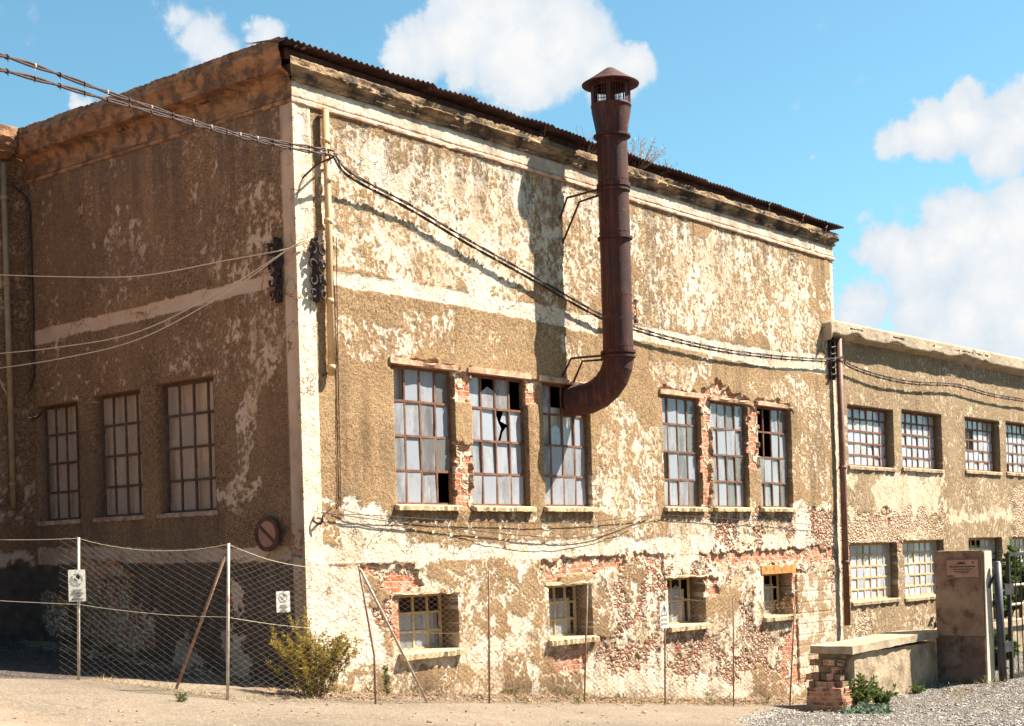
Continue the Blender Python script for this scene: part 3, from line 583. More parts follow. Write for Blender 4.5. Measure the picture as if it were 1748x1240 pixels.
# ------------------------------------------------------------------ main building
FH = 14.03; SL = 5.52; TOPZ = 5.575
pass
building = thing('factory_building', 'big two storey derelict factory hall with peeling tan stucco and a corrugated iron roof edge', 'factory', (0, 0, -1.6))
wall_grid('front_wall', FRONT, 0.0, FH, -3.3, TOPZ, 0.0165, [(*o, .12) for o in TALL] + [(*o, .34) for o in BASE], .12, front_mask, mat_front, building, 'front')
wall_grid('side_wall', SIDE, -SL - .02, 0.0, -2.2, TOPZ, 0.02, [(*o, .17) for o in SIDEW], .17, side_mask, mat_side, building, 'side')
# closing walls, floors: the hall is dark inside
m = MB()
m.box((.30, .55, -3.3), (13.7, .62, -0.05)); m.box((.02, 11.0, -3.3), (FH, 11.2, 5.85)); m.box((FH - .25, .05, -3.3), (FH - .005, 11.0, 5.85)); m.box((.02, SL + .1, -2.2), (.2, 11.0, 5.85))
m.build('rear_wall', m_inside, building)
m = MB(); m.box((.25, .7, 0.02), (13.7, 10.9, .2)); m.build('floor_slab', m_inside, building)
m = MB(); m.box((.02, .03, 5.86), (FH - .02, 11.1, 6.02)); m.build('roof_slab', m_soffit, building)

def window(parent, tf, o, dep, cols, rows, bar, mat, glass, curtain=None, missing=(), jit=0.035, sillm=None, sill=(0.10, 0.07, 0.04), curt_top=1.0, broken=(), half=(), lint=None, slope=0.0, span=(0, 1)):
    a0, a1, c0, c1 = o[:4]
    f = MB(); e0, e1 = dep - .012, dep + .022
    T = lambda a, b, c: tf(a, b, c)
    fwid = bar * 1.25
    f.box((a0 + .002, e0, c0), (a0 + fwid, e1, c1), T); f.box((a1 - fwid, e0, c0), (a1 - .002, e1, c1), T)
    f.box((a0 + fwid, e0, c0 + .001), (a1 - fwid, e1, c0 + fwid), T); f.box((a0 + fwid, e0, c1 - fwid), (a1 - fwid, e1, c1 - .001), T)
    ca = np.linspace(a0, a1, cols + 1); cc = np.linspace(c0, c1, rows + 1)
    for a in ca[1:-1]: f.box((a - bar / 2, e0 + .004, c0 + fwid), (a + bar / 2, e1 - .004, c1 - fwid), T)
    for c in cc[1:-1]:
        for i in range(cols):
            lo = ca[i] + (fwid if i == 0 else bar / 2); hi = ca[i + 1] - (fwid if i == cols - 1 else bar / 2)
            f.box((lo, e0 + .001, c - bar / 2), (hi, e1 - .001, c + bar / 2), T)
    fr = f.build('window', mat, parent)
    g = MB()
    for i in range(cols):
        for j in range(rows):
            if (i, j) in missing: continue
            x0, x1, z0, z1 = ca[i] + bar * .3, ca[i + 1] - bar * .3, cc[j] + bar * .3, cc[j + 1] - bar * .3
            r1, r2, r3 = (random.uniform(-jit, jit) for _ in range(3)); d = dep + .006
            pt = lambda x, z: T(x, d + (r1 * (x - x0) / (x1 - x0) + r2 * (z - z0) / (z1 - z0)) * .3, z)
            if (i, j) in broken:
                w, h = x1 - x0, z1 - z0
                for tri in ([(0, 0), (.15, 0), (.45, .42), (0, .55)], [(0, .55), (.45, .42), (.25, .62), (.0, 1)], [(1, 0), (1, .40), (.9, .5), (.55, .3), (.35, 0)], [(1, .55), (1, 1), (.72, 1), (.42, .66)]):
                    g.add([pt(x0 + w * p, z0 + h * q) for p, q in tri], [tuple(range(len(tri)))])
            elif (i, j) in half:
                zz = z0 + (z1 - z0) * .55
                g.add([pt(x0, z0), pt(x1, z0), pt(x1, zz), pt((x0 + x1) / 2, zz + .06), pt(x0, zz - .03)], [(0, 1, 2, 3, 4)])
            else:
                g.add([pt(x0, z0), pt(x1, z0), pt(x1, z1), pt(x0, z1)], [(0, 1, 2, 3)])
    g.build('pane', glass, fr)
    if curtain:
        n = 90; k = random.uniform(14, 20); ph = random.random() * 6; vs = []; fs = []
        zt = c0 + (c1 - c0) * curt_top
        for i in range(n + 1):
            t = i / n; a = a0 - .02 + (a1 - a0 + .04) * (span[0] + (span[1] - span[0]) * t)
            b = dep + .11 + .022 * math.sin(k * t * 6.28 + 2.2 * math.sin(t * 9 + ph)) + .008 * math.sin(k * 2.3 * t * 6.28)
            b2 = dep + .11 + .010 * math.sin(k * t * 6.28 + 1.2 * math.sin(t * 9 + ph))
            vs += [T(a, b, c0 - .02), T(a, b2, zt + .03)]
        fs = [(2 * i, 2 * i + 2, 2 * i + 3, 2 * i + 1) for i in range(n)]
        mm = MB(); mm.add(vs, fs); mm.build('curtain', curtain, fr, True)
    if sillm:
        pr, th, ex = sill; s = MB(); n = 26; rr = []
        for i in range(n + 1):
            a = a0 - ex + (a1 - a0 + 2 * ex) * i / n; ch = random.random() ** 4 * .035; cz = random.random() ** 3 * .012
            rr.append([T(a, -pr + ch, c0 - th + random.uniform(-.006, .006)), T(a, -pr + ch * .7, c0 - .012 - cz), T(a, -.03, c0 + .004 + slope * .4), T(a, dep - .015, c0 + .012 + slope), T(a, dep - .015, c0 - th), T(a, .02, c0 - th)])
        o0 = 0; vs = [p for q in rr for p in q]; fs = []
        for i in range(n):
            for q in range(6): a = i * 6 + q; b = i * 6 + (q + 1) % 6; fs.append((a, a + 6, b + 6, b))
        fs += [tuple(range(6))[::-1], tuple(n * 6 + q for q in range(6))]
        s.add(vs, fs); s.build('sill', sillm, fr)
    if lint:
        lm, th, pr = lint; s = MB(); n = 30; rr = []
        for i in range(n + 1):
            a = a0 - .07 + (a1 - a0 + .14) * i / n; r_ = .055 * max(0, fbm(a * 3.1, c1 + a0, 4, 19) - .42) * 3
            rr.append([T(a, -pr + r_ * .5, c1 + .004), T(a, -pr + random.uniform(0, .005), c1 + th - r_), T(a, .01, c1 + th - r_ * .6 + .004), T(a, .01, c1 + .004)])
        vs = [p for q in rr for p in q]; fs = []
        for i in range(n):
            for q in range(4): a = i * 4 + q; b = i * 4 + (q + 1) % 4; fs.append((a, a + 4, b + 4, b))
        fs += [(3, 2, 1, 0), tuple(n * 4 + q for q in range(4))]
        s.add(vs, fs); s.build('lintel', lm, fr)
    return fr

L1 = (m_lintel, .085, .045)
window(building, FRONT, TALL[0], .085, 4, 4, .030, m_frame, m_glass, m_curtaingrey, {(3, 0), (0, 3)}, span=(0, .70), sillm=m_sill, lint=L1)
window(building, FRONT, TALL[1], .085, 4, 4, .030, m_frame, m_glassd, None, {(3, 3)}, broken={(2, 2)}, half={(1, 3)}, sillm=m_sill, lint=L1)
window(building, FRONT, TALL[2], .085, 4, 4, .030, m_frame, m_glass, m_curtain, {(1, 3), (0, 2), (2, 3), (3, 3)}, curt_top=.8, half={(1, 2)}, sillm=m_sill, lint=L1)
window(building, FRONT, TALL[3], .085, 4, 4, .030, m_frame, m_glass, m_curtain, {(0, 1)}, span=(0, .62), sillm=m_sill, lint=L1)
window(building, FRONT, TALL[4], .085, 4, 4, .030, m_frame, m_glass, m_curtaingrey, span=(.12, .80), sillm=m_sill, lint=L1)
window(building, FRONT, TALL[5], .085, 4, 4, .030, m_frame, m_glass, None, {(0, 2), (0, 3), (1, 3), (1, 2)}, sillm=m_sill, lint=L1)
SB = (0.10, 0.085, 0.05)
LB = (m_sill, .05, .02)
window(building, FRONT, BASE[0], .30, 4, 3, .030, m_framey, m_glass, m_curtaingrey, {(3, 0), (3, 1), (3, 2), (0, 2), (1, 2), (2, 2)}, curt_top=.60, sillm=m_sill, sill=SB, lint=LB)
window(building, FRONT, BASE[1], .30, 4, 3, .030, m_framey, m_glass, m_curtain, {(3, 0), (3, 1), (3, 2), (0, 2), (1, 2), (2, 2)}, curt_top=.70, sillm=m_sill, sill=SB, lint=LB)
window(building, FRONT, BASE[2], .30, 4, 2, .030, m_framey, m_glass, m_curtain, {(3, 0), (3, 1)}, half={(0, 1), (1, 1), (2, 1)}, curt_top=.70, sillm=m_sill, sill=SB, lint=LB)
window(building, FRONT, BASE[3], .30, 4, 3, .030, m_framey, m_glass, m_curtain, {(3, 0), (3, 1), (3, 2), (2, 2)}, half={(0, 2), (1, 2)}, curt_top=.70, sillm=m_sill, sill=SB, lint=(m_lintrust, .16, .03))
for o in SIDEW:
    window(building, SIDE, o, .14, 4, 4, .032, m_framedk, m_glasss, m_curtainwarm, sillm=m_sillbrown, sill=(0.045, 0.055, 0.03), lint=(m_lintel, .13, .012) if o is SIDEW[0] else None)

# cornice: a profile swept along side and front with a mitred corner, chipped
def cornice(parent, name, mat, prof, path_pts, chip, seed, ends=True):
    """path_pts: list of (base point, outward vector) ; prof: list of (out, z)"""
    P = np.zeros((len(path_pts), len(prof), 3))
    for i, (b, n, s) in enumerate(path_pts):
        for j, (o, z) in enumerate(prof):
            w = 1.0 if 0 < j < len(prof) - 1 else 0.0
            nz_ = (vn(s * 3, j * .3, seed) - .5) * .006 * w + (vn(s * 26, j * 3.1, seed + 1) - .5) * .008 * w
            ff = float(fbm(s * 3.2, j * .42, 5, seed + 2, .65)); c = float(sstep(chip[0], chip[0] + .035, ff)) * (.25 + 1.5 * abs(ff - chip[0])) * chip[1] * .30 * w * (1 if o > .03 else .3)
            P[i, j] = (b[0] + n[0] * (o - c + nz_), b[1] + n[1] * (o - c + nz_), z + nz_ - c * .4)
    return grid_mesh(name, P, np.ones((len(path_pts) - 1, len(prof) - 1), bool), mat, parent, smooth=False)
def densify(pr, st=.02):
    out = [pr[0]]
    for a, b in zip(pr[:-1], pr[1:]):
        n = max(1, int(math.hypot(b[0] - a[0], b[1] - a[1]) / st)); out += [(a[0] + (b[0] - a[0]) * k / n, a[1] + (b[1] - a[1]) * k / n) for k in range(1, n + 1)]
    return out
MOULD = [(-.03, 5.53), (.040, 5.535), (.045, 5.575), (.02, 5.60), (-.03, 5.605)]
FRIEZE = [(-.03, 5.60), (.014, 5.604), (.014, 5.80), (-.03, 5.802)]
CORN = [(-.03, 5.805), (.040, 5.808), (.050, 5.812), (.050, 5.830), (.063, 5.833), (.063, 5.848), (.055, 5.852), (.070, 5.885), (.094, 5.910), (.108, 5.912), (.108, 5.945), (.120, 5.948), (.120, 5.966), (.106, 5.969), (.100, 6.052), (-.05, 6.065)]
n_f = 640
fpath = [((x, 0, 0), (0, -1, 0), x) for x in np.linspace(0, FH, n_f)]
fr_path = [((0 - 0.0, 0, 0), (-1, -1, 0), -.01)] + fpath[1:-1] + [((FH, 0, 0), (1, -1, 0), FH)] + [((FH, y, 0), (1, 0, 0), FH + y) for y in np.linspace(.05, 2, 20)]
m_frieze = M_('frieze_plaster', (0.36, 0.29, 0.22), (0.66, 0.56, 0.43), 2.0, 0.93, 0.8, 0.02, spots=((0.22, 0.16, 0.12), 3.0, 0.56, 0.7))
cornice(building, 'frieze', m_frieze, densify(FRIEZE, .03), fr_path, (.60, .10), 43)
cornice(building, 'cornice', m_cornice, densify(CORN), fr_path, (.545, .22), 41)
cornice(building, 'string_moulding', M_('string_moulding_pink', (0.42, 0.22, 0.14), (0.62, 0.46, 0.33), 4, 0.9, 0.6, 0.01), densify(MOULD, .012), fr_path, (.62, .15), 47)
SC = [(-.03, 5.60), (.012, 5.604), (.012, 5.79), (.03, 5.795), (.03, 5.815), (.05, 5.82), (.05, 5.84), (.07, 5.845), (.09, 5.87), (.215, 5.885), (.235, 5.89), (.235, 5.965), (.252, 5.97), (.252, 5.99), (.275, 6.03), (.29, 6.07), (.303, 6.075), (.303, 6.13), (.285, 6.135), (.280, 6.235), (-.05, 6.255)]
def side_path(o):
    r = [((0, 0, 0), (-1, -CS, 0), 0.0)]
    return r + [((0, y, 0), (-1, 0, 0), y) for y in np.linspace(.02, SL, 260)]
CS = .11 / .30
cornice(building, 'cornice', m_cornside, densify(SC), side_path(0), (.57, .18), 53)
CS = 1.0
cornice(building, 'string_moulding', m_cornside, densify(MOULD, .012), side_path(0), (.62, .10), 57)

# corrugated roof sheets
def corrugated(name, x0, x1, y0, y1, z0, slope, parent, ragged=0.0, ny=8):
    xs = np.arange(x0, x1, .0125); ys = np.linspace(y0, y1, ny); X, Y = np.meshgrid(xs, ys, indexing='ij')
    ed = (fbm(X[:, :1] * 1.2, X[:, :1] * 0, 4, 61) - .5) * .10 * ragged
    sag = (fbm(X * .35, Y * .3, 3, 63) - .5) * .05
    Zz = z0 - .045 * X / FH + slope * (Y - y0) + .018 * np.sin(X * 2 * math.pi / .095) + sag
    sh = np.floor((X - x0) / .855).astype(int); so = _T[sh % 512, 7] - .5; st_ = _T[sh % 512, 11] - .5; fx = ((X - x0) / .855) % 1
    Zz = Zz + so * .018 + (fx - .5) * .014 + st_ * .02 * (fx - .5) + .10 * np.maximum(0, st_ - .22) * (1 - (Y - y0) / (y1 - y0)) * fx
    Yy = Y + (ed + so * .09) * (1 - (Y - y0) / (y1 - y0))
    keep = np.ones((len(xs) - 1, ny - 1), bool)
    return grid_mesh(name, np.stack([X, Yy, Zz], -1), keep, m_rust_roof, parent), None
corrugated('roof', -.16, FH + .22, -.17, 1.6, 6.235, .015, building, 1.0)
m = MB(); m.box((-.05, .05, 6.065), (FH + .05, .16, 6.195)); m.build('wall_plate', m_rustdark, building)
for k, (u, v, l) in enumerate([(1312, 352, .16), (1370, 371, .16), (1409, 390, .15), (1400, 398, .10)]):
    p = onY(u, v + 8, -.16); m = MB(); m.tube([p, p + np.array([.03, 0, l * .5]), p + np.array([.02, 0, l * .6]), p + np.array([.09, 0, l])], .012, 5); m.build('roof_hook', m_rustdark, building)
# broken sheets at the corner of the roof
m = MB()
for k in range(9):
    x = -.30 + k * .055; l = random.uniform(.10, .32)
    m.add([(x, -.05 - l * .5, 6.15 + .05 * random.random()), (x + .038, -.06 - l * .4, 6.18 + .04 * random.random()), (x + .05, .5, 6.30), (x - .01, .5, 6.29)], [(0, 1, 2, 3)])
m.build('torn_sheet', m_rust_roof, building)

# ------------------------------------------------------------------ annex at the far left
annex = thing('annex_building', 'dark shaded annex wing projecting at the left end of the side wall', 'annex', (-1.5, SL, -1.2))
def annex_mask(A, Z, u, v):
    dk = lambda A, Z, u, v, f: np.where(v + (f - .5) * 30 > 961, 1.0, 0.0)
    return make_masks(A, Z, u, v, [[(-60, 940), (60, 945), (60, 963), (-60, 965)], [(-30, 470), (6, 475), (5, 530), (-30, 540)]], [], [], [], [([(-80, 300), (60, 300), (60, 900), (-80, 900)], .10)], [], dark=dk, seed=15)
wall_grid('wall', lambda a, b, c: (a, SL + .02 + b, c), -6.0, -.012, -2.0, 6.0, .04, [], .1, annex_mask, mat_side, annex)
m = MB(); m.box((-6, SL + .10, -2), (-5.8, 11, 6.0)); m.box((-5.8, 10.8, -2), (-.02, 11, 6.0)); m.box((-6, SL + .05, 6.02), (-.33, 11, 6.2)); m.build('roof', m_soffit, annex)
ap = [((x, SL + .02, 0), (0, -1, 0), x + 20) for x in np.linspace(-6, -.31, 120)]
cornice(annex, 'cornice', m_cornside, densify(SC), ap, (.56, .2), 67)

# ------------------------------------------------------------------ wing to the right
wing = thing('wing_building', 'lower long wing with concrete parapet and small paned windows right of the hall', 'building', (20, 0, -2.8))
WUP = [(14.53, 16.61, 1.60, 2.80), (17.01, 19.07, 1.63, 2.84), (20.37, 22.46, 1.665, 2.87), (22.87, 24.95, 1.68, 2.90)]
WLO = [(14.51, 16.62, -1.08, .07), (16.96, 19.0, -1.10, .09), (20.38, 22.40, -1.05, .12), (22.88, 24.9, -1.05, .12)]
WTF = lambda a, b, c: (a, .03 + b, c)
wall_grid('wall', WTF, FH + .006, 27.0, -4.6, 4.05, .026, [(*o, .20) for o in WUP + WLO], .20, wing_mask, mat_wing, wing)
m = MB(); m.box((FH + .01, .55, -.6), (27, .62, 1.4)); m.box((FH + .01, .9, -4.6), (27, .95, -1.2)); m.box((FH + .01, 8, -4.6), (27, 8.2, 4)); m.box((26.8, .06, -4.6), (27, 8, 4.0)); m.build('rear_wall', m_inside, wing)
m = MB(); m.box((FH + .01, .05, 4.055), (27, 8.2, 4.2)); m.build('roof', m_soffit, wing)
for k, o in enumerate(WUP + WLO):
    window(wing, WTF, o, .16, 7 if k < 4 else 7, 5, .036, m_framey if k > 3 else m_frame, m_glassw, m_curtaingrey if k < 4 else m_curtaingrey,
           {2: {(1, 3), (1, 2), (2, 3), (2, 2)}, 3: {(1, 0)}, 4: set(), 6: {(0, 4), (1, 4), (2, 4), (3, 4)}}.get(k, set()), sillm=m_sillwing, sill=(.06, .07, .04), curt_top=1.0 if k < 4 else .84)
# parapet slab with ragged underside
PAR = [(-.05, 3.96), (.012, 3.965), (.012, 4.02), (.10, 4.035), (.20, 4.05), (.235, 4.055), (.245, 4.08), (.25, 4.31), (.235, 4.325), (-.4, 4.33)]
pp = [((13.50, .03, 0), (0, -1, 0), 3.0)] + [((x, .03, 0), (0, -1, 0), x) for x in np.linspace(13.55, 27, 420)]
P = np.zeros((len(pp), 0, 3))
prd = densify(PAR, .03)
po = []
G = np.zeros((len(pp), len(prd), 3))
for i, (b, n, s) in enumerate(pp):
    for j, (o, z) in enumerate(prd):
        ch = max(0, fbm(s * 1.1, 1.5, 4, 71) - .47) * .28 if (z < 4.2 and o > .15) else 0
        e = (vn(s * 9, j * 1.3, 73) - .5) * .012
        tilt = (s - 13.5) * .010
        x = b[0]
        if x < FH + .02 and o < .02: o = .02
        G[i, j] = (x, .03 - (o + e), z + ch + tilt + e)
grid_mesh('parapet', G, np.ones((len(pp) - 1, len(prd) - 1), bool), m_parapet, wing, smooth=False)
m = MB(); g0 = G[0]; m.add([tuple(p) for p in g0] , [tuple(range(len(g0)))]); m.build('parapet_end', m_parapet, wing)
m = MB(); pts = []
for k in range(6):
    x0 = 14.6 + k * 1.1 + random.uniform(-.2, .2); n = 12
    m.tube([(x0 + q * .09, -.20 + random.uniform(-.01, .01), 4.06 + (x0 - 13.5) * .01 + .05 * fbm(x0 + q * .3, 2., 3, 75) + .03) for q in range(n)], .008, 5)
m.build('exposed_rebar', m_rustdark, wing)

# ------------------------------------------------------------------ flue
FX, FY, FR = 5.77, -.65, .225
flue = thing('metal_flue', 'tall rusty dark red metal flue pipe with a conical cap running up the front wall', 'flue', (FX, FY, 2.2))
m = MB(); m.lathe((FX, FY), [(FR, 2.92), (FR, 6.155)], 32); m.lathe((FX, FY), [(FR - .02, 6.155), (FR - .02, 2.92)], 32); m.build('pipe', m_flue, flue, True)
# elbow from the vertical pipe down into the third tall window
pts = []; BR = .62; bd = np.array([-.36, .933])
for k in range(7):
    a = math.pi / 2 * k / 6; h = BR * (1 - math.cos(a)); d = BR * math.sin(a)
    pts.append((FX + bd[0] * h, FY + bd[1] * h, 2.92 - d))
pts.append((FX + bd[0] * (BR + .18), FY + bd[1] * (BR + .18), 2.92 - BR))
m = MB(); m.tube(pts, FR + .004, 56, False); m.build('elbow', m_flue, flue, False)
for z, rr, hh in [(6.15, .275, .03), (5.42, .250, .05), (5.35, .246, .03), (4.645, .260, .035), (2.97, .262, .04), (2.90, .258, .03)]:
    m = MB(); m.lathe((FX, FY), [(FR - .004, z - hh / 2), (rr, z - hh / 2), (rr, z + hh / 2), (FR - .004, z + hh / 2)], 32); m.build('flange', m_flue, flue)
m = MB(); m.lathe((FX, FY), [(FR, 6.165), (.29, 6.52), (.29, 6.58), (.30, 6.585), (.30, 6.61), (.285, 6.61), (.285, 6.52), (FR - .01, 6.165)], 32); m.build('cowl', m_flue, flue, True)
m = MB()
for k in range(44):
    a = 2 * math.pi * k / 44
    if k % 11 in (0,): continue
    m.tube([(FX + .286 * math.cos(a), FY + .286 * math.sin(a), 6.60), (FX + .286 * math.cos(a), FY + .286 * math.sin(a), 6.90)], .006, 4, False)
for z in (6.66, 6.71, 6.76, 6.81, 6.86):
    m.tube([(FX + .286 * math.cos(2 * math.pi * k / 32), FY + .286 * math.sin(2 * math.pi * k / 32), z) for k in range(20)], .004, 4, False)
for k in range(6):
    a0 = 2 * math.pi * k / 6 + .5; m.add([(FX + .289 * math.cos(a0 + d), FY + .289 * math.sin(a0 + d), z) for d, z in ((-.12, 6.60), (.12, 6.60), (.12, 6.92), (-.12, 6.92))], [(0, 1, 2, 3)])
m.build('mesh_guard', m_flue, flue)
m = MB(); m.lathe((FX, FY), [(.285, 6.87), (.285, 6.94), (.42, 6.905), (.425, 6.92), (.285, 7.005), (.06, 7.155), (.0, 7.17)], 36); m.build('cap', m_flue, flue)
for z, k1, k2, e1_, e2_ in [(5.38, (968, 338), (989, 345), (956, 374), (960, 416)), (2.93, (975, 612), (994, 617), (958, 648), (978, 655))]:
    for q, (kk, ee) in enumerate(((k1, e1_), (k2, e2_))):
        m = MB(); m.tube([(FX - .14 + .1 * q, FY + .14, z - .05 * q), onY(*kk, -.16 - .12 * q), onY(*ee, -.01)], .017, 6); m.build('bracket', m_rustdark, flue)
m = MB(); m.box((FX - .235, FY - .012, 2.99), (FX - .218, FY + .012, 6.13)); m.build('seam', m_flue, flue)
m = MB()
for k in range(1, 24):
    for z in (5.50, 4.73, 3.05, 3.80):
        a = 2 * math.pi * k / 24; m.lathe((FX + (FR + .001) * math.cos(a), FY + (FR + .001) * math.sin(a)), [(.007, z - .006), (.009, z), (.007, z + .006)], 5, True)
o = m.build('rivets', m_rustdark, flue); o['kind'] = 'stuff'

# ------------------------------------------------------------------ pipes on the walls
def pipe(name, label, pts, r, mat, joints, clips, cat='drainpipe', clipmat=None, elbow=None):
    t = thing(name, label, cat, pts[-1]); m = MB(); m.tube(pts, r, 14); m.build('pipe', mat, t, True)
    p0, p1 = Vector(pts[0]), Vector(pts[-1])
    for j in joints:
        p = p0.lerp(p1, j); m = MB(); m.lathe((p.x, p.y), [(r * .9, p.z - .03), (r * 1.22, p.z - .03), (r * 1.22, p.z + .03), (r * .9, p.z + .03)], 14); m.build('joint', mat, t, True)
    for j, v in clips:
        p = p0.lerp(p1, j); m = MB(); m.tube([p + Vector(v) * .15, p + Vector(v)], .010, 6); m.build('clip', clipmat or m_rustdark, t)
    return t
pipe('drainpipe', 'cream coloured broken drainpipe on the sunlit front wall beside the building corner', [(.47, -.085, 5.53), (.465, -.085, 3.9), (.44, -.085, 2.28)], .042, m_pipe, (.12, .42, .72, .97), ((.02, (-.10, .08, -.06)), (.45, (.0, .08, .02)), (.985, (-.10, .08, -.06))))
pipe('drainpipe', 'dark brown downpipe at the joint between the tall hall and the lower wing', [(13.97, -.12, 4.02), (13.99, -.12, 1.2), (13.99, -.12, -1.50)], .062, m_pipebrown, (.08, .45, .78), ((.1, (.05, .12, .02)), (.45, (.05, .12, .0)), (.8, (.05, .12, .0))))
l0 = onY(6, 278, SL - .07); l1 = onY(24, 868, SL - .07)
pipe('drainpipe', 'dull ochre drainpipe on the dark annex wall at the far left', [(l0[0], SL - .06, l0[2]), (l1[0], SL - .06, l1[2])], .045, m_pipedull, (.1, .35, .62, .93), ((.12, (0, .06, 0)), (.62, (0, .06, 0))))
# black conduit in the inner corner, looping into the first side window
cpts = [onY(8, 316, SL - .09), onY(25, 320, SL - .09), onX(40, 332, -.06), onX(48, 350, -.06), onX(52, 430, -.05), onX(55, 520, -.05), onX(57, 640, -.05), onX(50, 668, -.06), onX(42, 695, -.08), onX(48, 712, -.08), onX(62, 714, -.05), onX(70, 706, .02)]
t = thing('conduit_cable', 'black cable conduit running down the inner corner to the leftmost side window', 'cable', cpts[-1])
m = MB(); m.tube(cpts, .017, 8); m.build('conduit', m_cable, t, True)
m = MB(); m.tube([onX(-20, 600, -.9), onX(0, 650, -.6), onX(22, 694, -.3), onX(42, 714, -.12), onX(60, 712, -.05), onX(70, 706, .02)], .010, 6); m.build('wire', m_wire, t, True)

# ------------------------------------------------------------------ cables
def sag(p, q, s, n=24):
    p = np.array(p, float); q = np.array(q, float); return [p + (q - p) * (i / n) - np.array([0, 0, s * 4 * (i / n) * (1 - i / n)]) for i in range(n + 1)]
def bundle(label, paths, r, clipstep, cat='cable', group=None, wob=.012):
    t = thing('overhead_cable', label, cat, paths[0][0], group)
    for pi, pts in enumerate(paths):
        for s in range(2):
            m = MB(); q = []
            for i, p in enumerate(pts):
                a = i * .9 + s * math.pi; q.append((p[0] + wob * math.cos(a), p[1] + wob * .6 * math.cos(a), p[2] + wob * math.sin(a)))
            m.tube(q, r, 7); m.build('strand', m_cable, t, True)
        acc = 0
        for a, b in zip(pts[:-1], pts[1:]):
            L = np.linalg.norm(np.array(b) - a); acc += L
            if acc > clipstep:
                acc = 0; p = (np.array(a) + b) / 2; d = (np.array(b) - a) / L
                m = MB(); m.tube([p - d * .010, p + d * .010], wob + r * .9, 8); m.tube([p, p + np.array([.01, 0, -.035])], .004, 4); m.build('cable_tie', m_clip if (pi == 0 and random.random() < .5) else m_cable, t)
    return t
BK = np.array([.36, -.33, 4.93])                                        # bracket tip near the corner
def far(u, v, depth): return CAM + ray(u, v) * depth
def spline(pts, n=8):
    P = [np.array(p, float) for p in pts]; out = []
    for i in range(len(P) - 1):
        p0 = P[max(i - 1, 0)]; p1 = P[i]; p2 = P[i + 1]; p3 = P[min(i + 2, len(P) - 1)]
        for k in range(n):
            t = k / n; out.append(.5 * ((2 * p1) + (-p0 + p2) * t + (2 * p0 - 5 * p1 + 4 * p2 - p3) * t * t + (-p0 + 3 * p1 - 3 * p2 + p3) * t ** 3))
    out.append(P[-1]); return out
up1 = spline([far(-260, 40, 9.5), far(0, 94, 11.2), far(210, 167, 13.6), far(380, 222, 15.8), far(480, 243, 17.0), BK + [0, 0, .03]], 10)
up2 = spline([far(-260, 70, 9.5), far(0, 119, 11.2), far(210, 178, 13.6), far(380, 226, 15.8), far(480, 250, 17.0), BK + [0, 0, -.03]], 10)
bundle('twisted pair of thick black cables strung through the sky to the building corner', [up1, up2], .010, .28)
E_ = -.12
al = spline([BK] + [onY(u, v, E_ - x) for u, v, x in [(600, 296, .06), (700, 350, 0), (800, 410, 0), (900, 466, 0), (1018, 533, 0)]] + [(6.85, -.10, 3.56)], 10)
al2 = [p + np.array([.02, .03, -.05]) for p in al]
bundle('thick black cable pair sloping across the sunlit front wall to the flue', [al, al2], .010, .22)
ar = spline([(6.85, -.10, 3.56)] + [onY(u, v, E_) for u, v in [(1095, 562), (1160, 580), (1240, 597), (1330, 608), (1412, 613)]] + [(14.0, -.20, 3.66)], 10)
bundle('thick cable pair strung from the number plate behind the flue to the brown downpipe', [ar, [p + np.array([.02, .02, -.045]) for p in ar]], .009, .25)
aw = spline([(14.0, -.20, 3.66)] + [onY(u, v, -.10) for u, v in [(1450, 622), (1500, 640), (1560, 652), (1632, 656), (1690, 672), (1748, 682), (1800, 690)]], 10)
bundle('thick cable pair hanging along the wing wall under its parapet', [aw, [p + np.array([.02, .02, -.05]) for p in aw]], .009, .25)
# iron arm that holds the cables at the corner
t = thing('cable_bracket', 'thin iron arm holding the overhead cables at the front corner', 'bracket', (.12, 0, 4.7))
m = MB(); m.tube([(.10, .0, 4.62), (.22, -.16, 4.80), BK + [-.02, 0, -.05], BK + [0.05, 0, .0]], .014, 6); m.build('arm', m_rustdark, t)
m = MB(); m.tube([(.62, 0, 4.92), BK + [-.1, 0, .0]], .012, 6); m.build('stay', m_rustdark, t)
# wires from the corner ironwork to the left
ORN_S = np.array([-.13, .10, 3.83])
for (u, v, u2, v2, s, lab) in [(-40, 468, 240, 471, 0, 'pale thin wire nearly level across the shaded side wall, uppermost of three'), (-40, 607, 240, 565, 0, 'pale sagging wire under the upper one on the shaded side wall, middle of three'), (-40, 634, 240, 578, 0, 'pale sagging wire low on the shaded side wall, lowest of three')]:
    p = [onX(u, v, -1.0), onX((u + u2) / 2, (v + v2) / 2 + (3 if v < 500 else 7), -.85), onX(u2, v2, -.65), onX(390, 444 if v < 500 else (490 if v < 620 else 498), -.4), onX(495, 424, -.12), (.16, -.12, 3.92)]
    m = MB(); m.tube(spline(p, 8), .0075, 6); o = m.build('thin_wire', m_wire, None, True); tag(o, lab, 'wire', 'thin pale wires to the corner')
